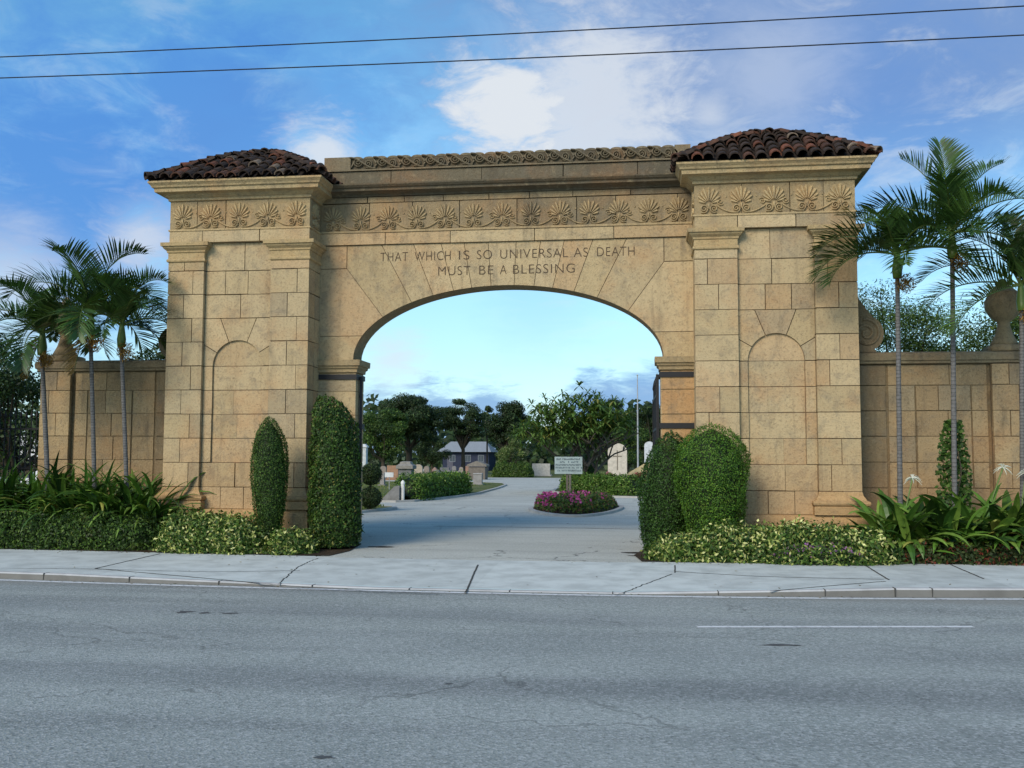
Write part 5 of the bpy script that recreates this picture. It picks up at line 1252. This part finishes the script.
p = A(541, 470, 75); m1 = MB(); m2 = MB(); box(m1, p.x-.85, p.x+.85, 75, 75.5, .15, 1.2, (0.42, .41, .38)); box(m2, p.x-1.0, p.x+1.0, 74.9, 75.7, 0, .15, (0.36, .35, .33)); thing1('headstone', 'wide pale flat-topped headstone below the long-leaved tree', 'headstone', (p.x, 75.2, 0), [('slab', m1, M_GRANITE), ('base', m2, M_GRANITE)])
def hs(px0, px1, pyt, Y, col, style, label):
    col = tuple(np.array(col)*.62)
    a = A(px0, pyt, Y); b = A(px1, pyt, Y); w = b.x - a.x; x = (a.x+b.x)/2; m1 = MB(); m2 = MB()
    if style == 'arch': arched(m1, x, Y, w, a.z, .25, col, .12)
    elif style == 'peak': prism(m1, [(x-w/2, .12), (x+w/2, .12), (x+w/2, a.z*.8), (x, a.z), (x-w/2, a.z*.8)], Y, Y+.3, col)
    else: box(m1, x-w/2, x+w/2, Y, Y+.35, .12, a.z, col)
    box(m2, x-w/2-.1, x+w/2+.1, Y-.1, Y+.45, -.02, .12, tuple(np.array(col)*.85))
    thing1('headstone', label, 'headstone', (x, Y+.1, 0), [('slab', m1, M_GRANITE), ('base', m2, M_GRANITE)])
for a in ((387, 398, 465.5, 56, (0.52, 0.30, 0.18), 'box', 'orange-brown block headstone near the pale pillar monument'), (380, 386, 466, 58, (0.40, 0.34, 0.28), 'arch', 'small tan headstone between the pale pillar and the orange block'),
          (424, 429, 466, 54, (0.40, 0.33, 0.27), 'arch', 'narrow brownish headstone a little right of the pedestal tomb'), (432, 437, 467, 58, (0.46, 0.30, 0.24), 'peak', 'pinkish peaked headstone above the drive hedge'),
          (440, 449, 467.5, 62, (0.24, 0.24, 0.25), 'box', 'wide dark grey headstone in front of the blue house'), (452, 456, 466, 57, (0.36, 0.34, 0.32), 'arch', 'thin grey headstone below the ragged tree trunk'),
          (459, 463, 467, 60, (0.5, 0.42, 0.34), 'arch', 'pale tan headstone just before the peaked-lid tomb'), (465.5, 469, 466, 66, (0.48, 0.28, 0.2), 'box', 'reddish block headstone touching the peaked-lid tomb'),
          (373, 378, 468, 66, (0.5, 0.5, 0.48), 'box', 'pale low headstone seen above the two-ball topiary'), (368, 372, 470, 44, (0.5, 0.48, 0.46), 'arch', 'small pale rounded headstone just right of the pillar monument foot'), (420.5, 424, 469, 70, (0.55, 0.55, 0.55), 'box', 'tiny light grey headstone between the pedestal tomb and the narrow brownish one'),
          (434, 439, 470, 48, (0.42, 0.40, 0.38), 'box', 'grey block headstone just over the middle of the drive hedge'), (446, 450.5, 470, 50, (0.36, 0.34, 0.34), 'arch', 'grey rounded headstone over the middle of the drive hedge'),
          (456, 461, 470.5, 52, (0.55, 0.50, 0.44), 'peak', 'pale peaked headstone over the far end of the drive hedge'), (380, 384, 473, 40, (0.48, 0.45, 0.42), 'box', 'low grey headstone left of the white plate on a stick')): 
    if a[0] != 403: hs(*a)

H0, H1, HY = A(436, 460, 110).x, A(491, 460, 110).x, 110
hroot = empty('bungalow', ((H0+H1)/2, HY+3, 0), 'dark blue bungalow with a pale grey roof behind the graves', 'house')
BL = (0.020, 0.028, 0.06)
m = MB(); box(m, H0+.9, H1-.3, HY, HY+6, 0, 2.5, BL); wl_ = m.build('wall', M_PAINT); into(wl_, hroot)
m = MB(); prism(m, [(H0, 2.45), (H1, 2.45), (H1-.5, 3.7), (H0+.6, 3.7)], HY-.6, HY+6.6, (0.25, .27, .30)); 
m = MB(); v = [(H0+.2, HY-.6, 2.45), (H1+.1, HY-.6, 2.45), (H1+.1, HY+6.6, 2.45), (H0+.2, HY+6.6, 2.45), (H0+1.4, HY+3, 3.85), (H1-1.1, HY+3, 3.85)]
m.add(v, [(0, 1, 5, 4), (1, 2, 5), (2, 3, 4, 5), (3, 0, 4), (3, 2, 1, 0)], (0.27, 0.29, 0.31)); into(m.build('roof', M_PAINT), hroot)
for q in (.30, .58, .82):
    x = H0 + (H1-H0)*q
    m = MB(); box(m, x-.40, x+.40, HY-.05, HY-.005, 1.15, 2.05, (0.26, .28, .32)); w_ = m.build('window', M_PAINT); into(w_, hroot)
    m = MB(); box(m, x-.34, x-.02, HY-.07, HY-.052, 1.21, 1.99, (0.06, .08, .10)); box(m, x+.02, x+.34, HY-.07, HY-.052, 1.21, 1.99, (0.06, .08, .10)); pn = m.build('pane', M_PAINT); pn.parent = w_; pn.matrix_parent_inverse = w_.matrix_parent_inverse.copy() @ Matrix.Identity(4); pn.matrix_parent_inverse = Matrix.Identity(4)
m = MB(); box(m, H0+1.5, H0+2.3, HY-.04, HY-.004, 0, 2.05, (0.10, .10, .13)); into(m.build('door', M_PAINT), hroot)
p = A(638, 470, 60); fp = empty('flagpole', (p.x, 60, 0), 'bare grey flagpole between the two arched headstones', 'flagpole')
m = MB(); tube(m, [(p.x, 60, 0), (p.x, 60, 4), (p.x, 60, 8.25)], [.07, .06, .035], 8, (0.36, .37, .38)); into(m.build('pole', M_PAINT), fp); m = MB(); lathe(m, p.x, 60, [(.02, 8.25), (.08, 8.31), (.02, 8.40)], 8, (0.4, .4, .35)); into(m.build('finial', M_PAINT), fp)
p0 = A(18, 450, 24); p1 = A(40, 450, 24); wb = empty('white_outbuilding', ((p0.x+p1.x)/2, 26, 0), 'white low outbuilding glimpsed through the iron railing', 'building')
m = MB(); box(m, p0.x, p1.x+.3, 24, 27, 0, 2.3, (0.72, .72, .74)); into(m.build('wall', M_PAINT), wb); m = MB(); prism(m, [(p0.x-.2, 2.302), (p1.x+.5, 2.302), (p1.x+.2, 2.75), (p0.x, 2.75)], 23.8, 27.2, (0.55, .55, .57)); into(m.build('roof', M_PAINT), wb)
m = MB(); box(m, p0.x+.4, p0.x+.8, 23.96, 23.996, .8, 1.6, (0.05, .06, .08)); into(m.build('window', M_PAINT), wb)

# fallen leaves and grit along the planting edge and in the gutter
mb = MB(); n = 420; gx = rng.uniform(-9, 10, n); k = rng.random(n)
gy = np.array([back_y(x) - abs(rng.normal(0, .18)) - .02 if q < .6 else (edge_y(x) - abs(rng.normal(0, .10)) - .02 if q < .85 else rng.uniform(edge_y(x) + .2, back_y(x))) for x, q in zip(gx, k)])
gz = np.array([walk_z(x, y) + .006 if y > edge_y(x) else -.113 for x, y in zip(gx, gy)])
m_ = ~((np.abs(gx) < 3) & (k < .6)); gx, gy, gz = gx[m_], gy[m_], gz[m_]; n = len(gx)
leaves(mb, np.column_stack([gx, gy, gz]), np.tile([0, 0, 1.], (n, 1)), .055, .03, pick(n, [(0.12, .08, .035), (0.07, .05, .03), (0.09, .11, .03), (0.2, .15, .06)], [3, 3, 2, 1.5]), .12)
o = mb.build('leaf_litter', M_LEAF); o['kind'] = 'stuff'

# ------------------------------------------------------------------ overhead wires
for i, (a, b, lab) in enumerate((((0, 57), (1024, 6), 'upper of two thin black cables crossing the sky'), ((0, 78), (1024, 35), 'lower of two thin black cables crossing the sky'))):
    a = A(*a, -4.8); b = A(*b, -4.8); d = (b-a)/(b.x-a.x); m = MB(); pts = []
    for x in np.linspace(-32, 32, 49): q = a + d*(x-a.x); u_ = (x - .4)/8.2; pts.append((x, -4.8, q.z + .035*(u_*u_ - 1)))
    tube(m, pts, .0095, 6, (0.012, .012, .014)); tag(m.build('overhead_cable', M_IRON), lab, 'cable', 'overhead cables')
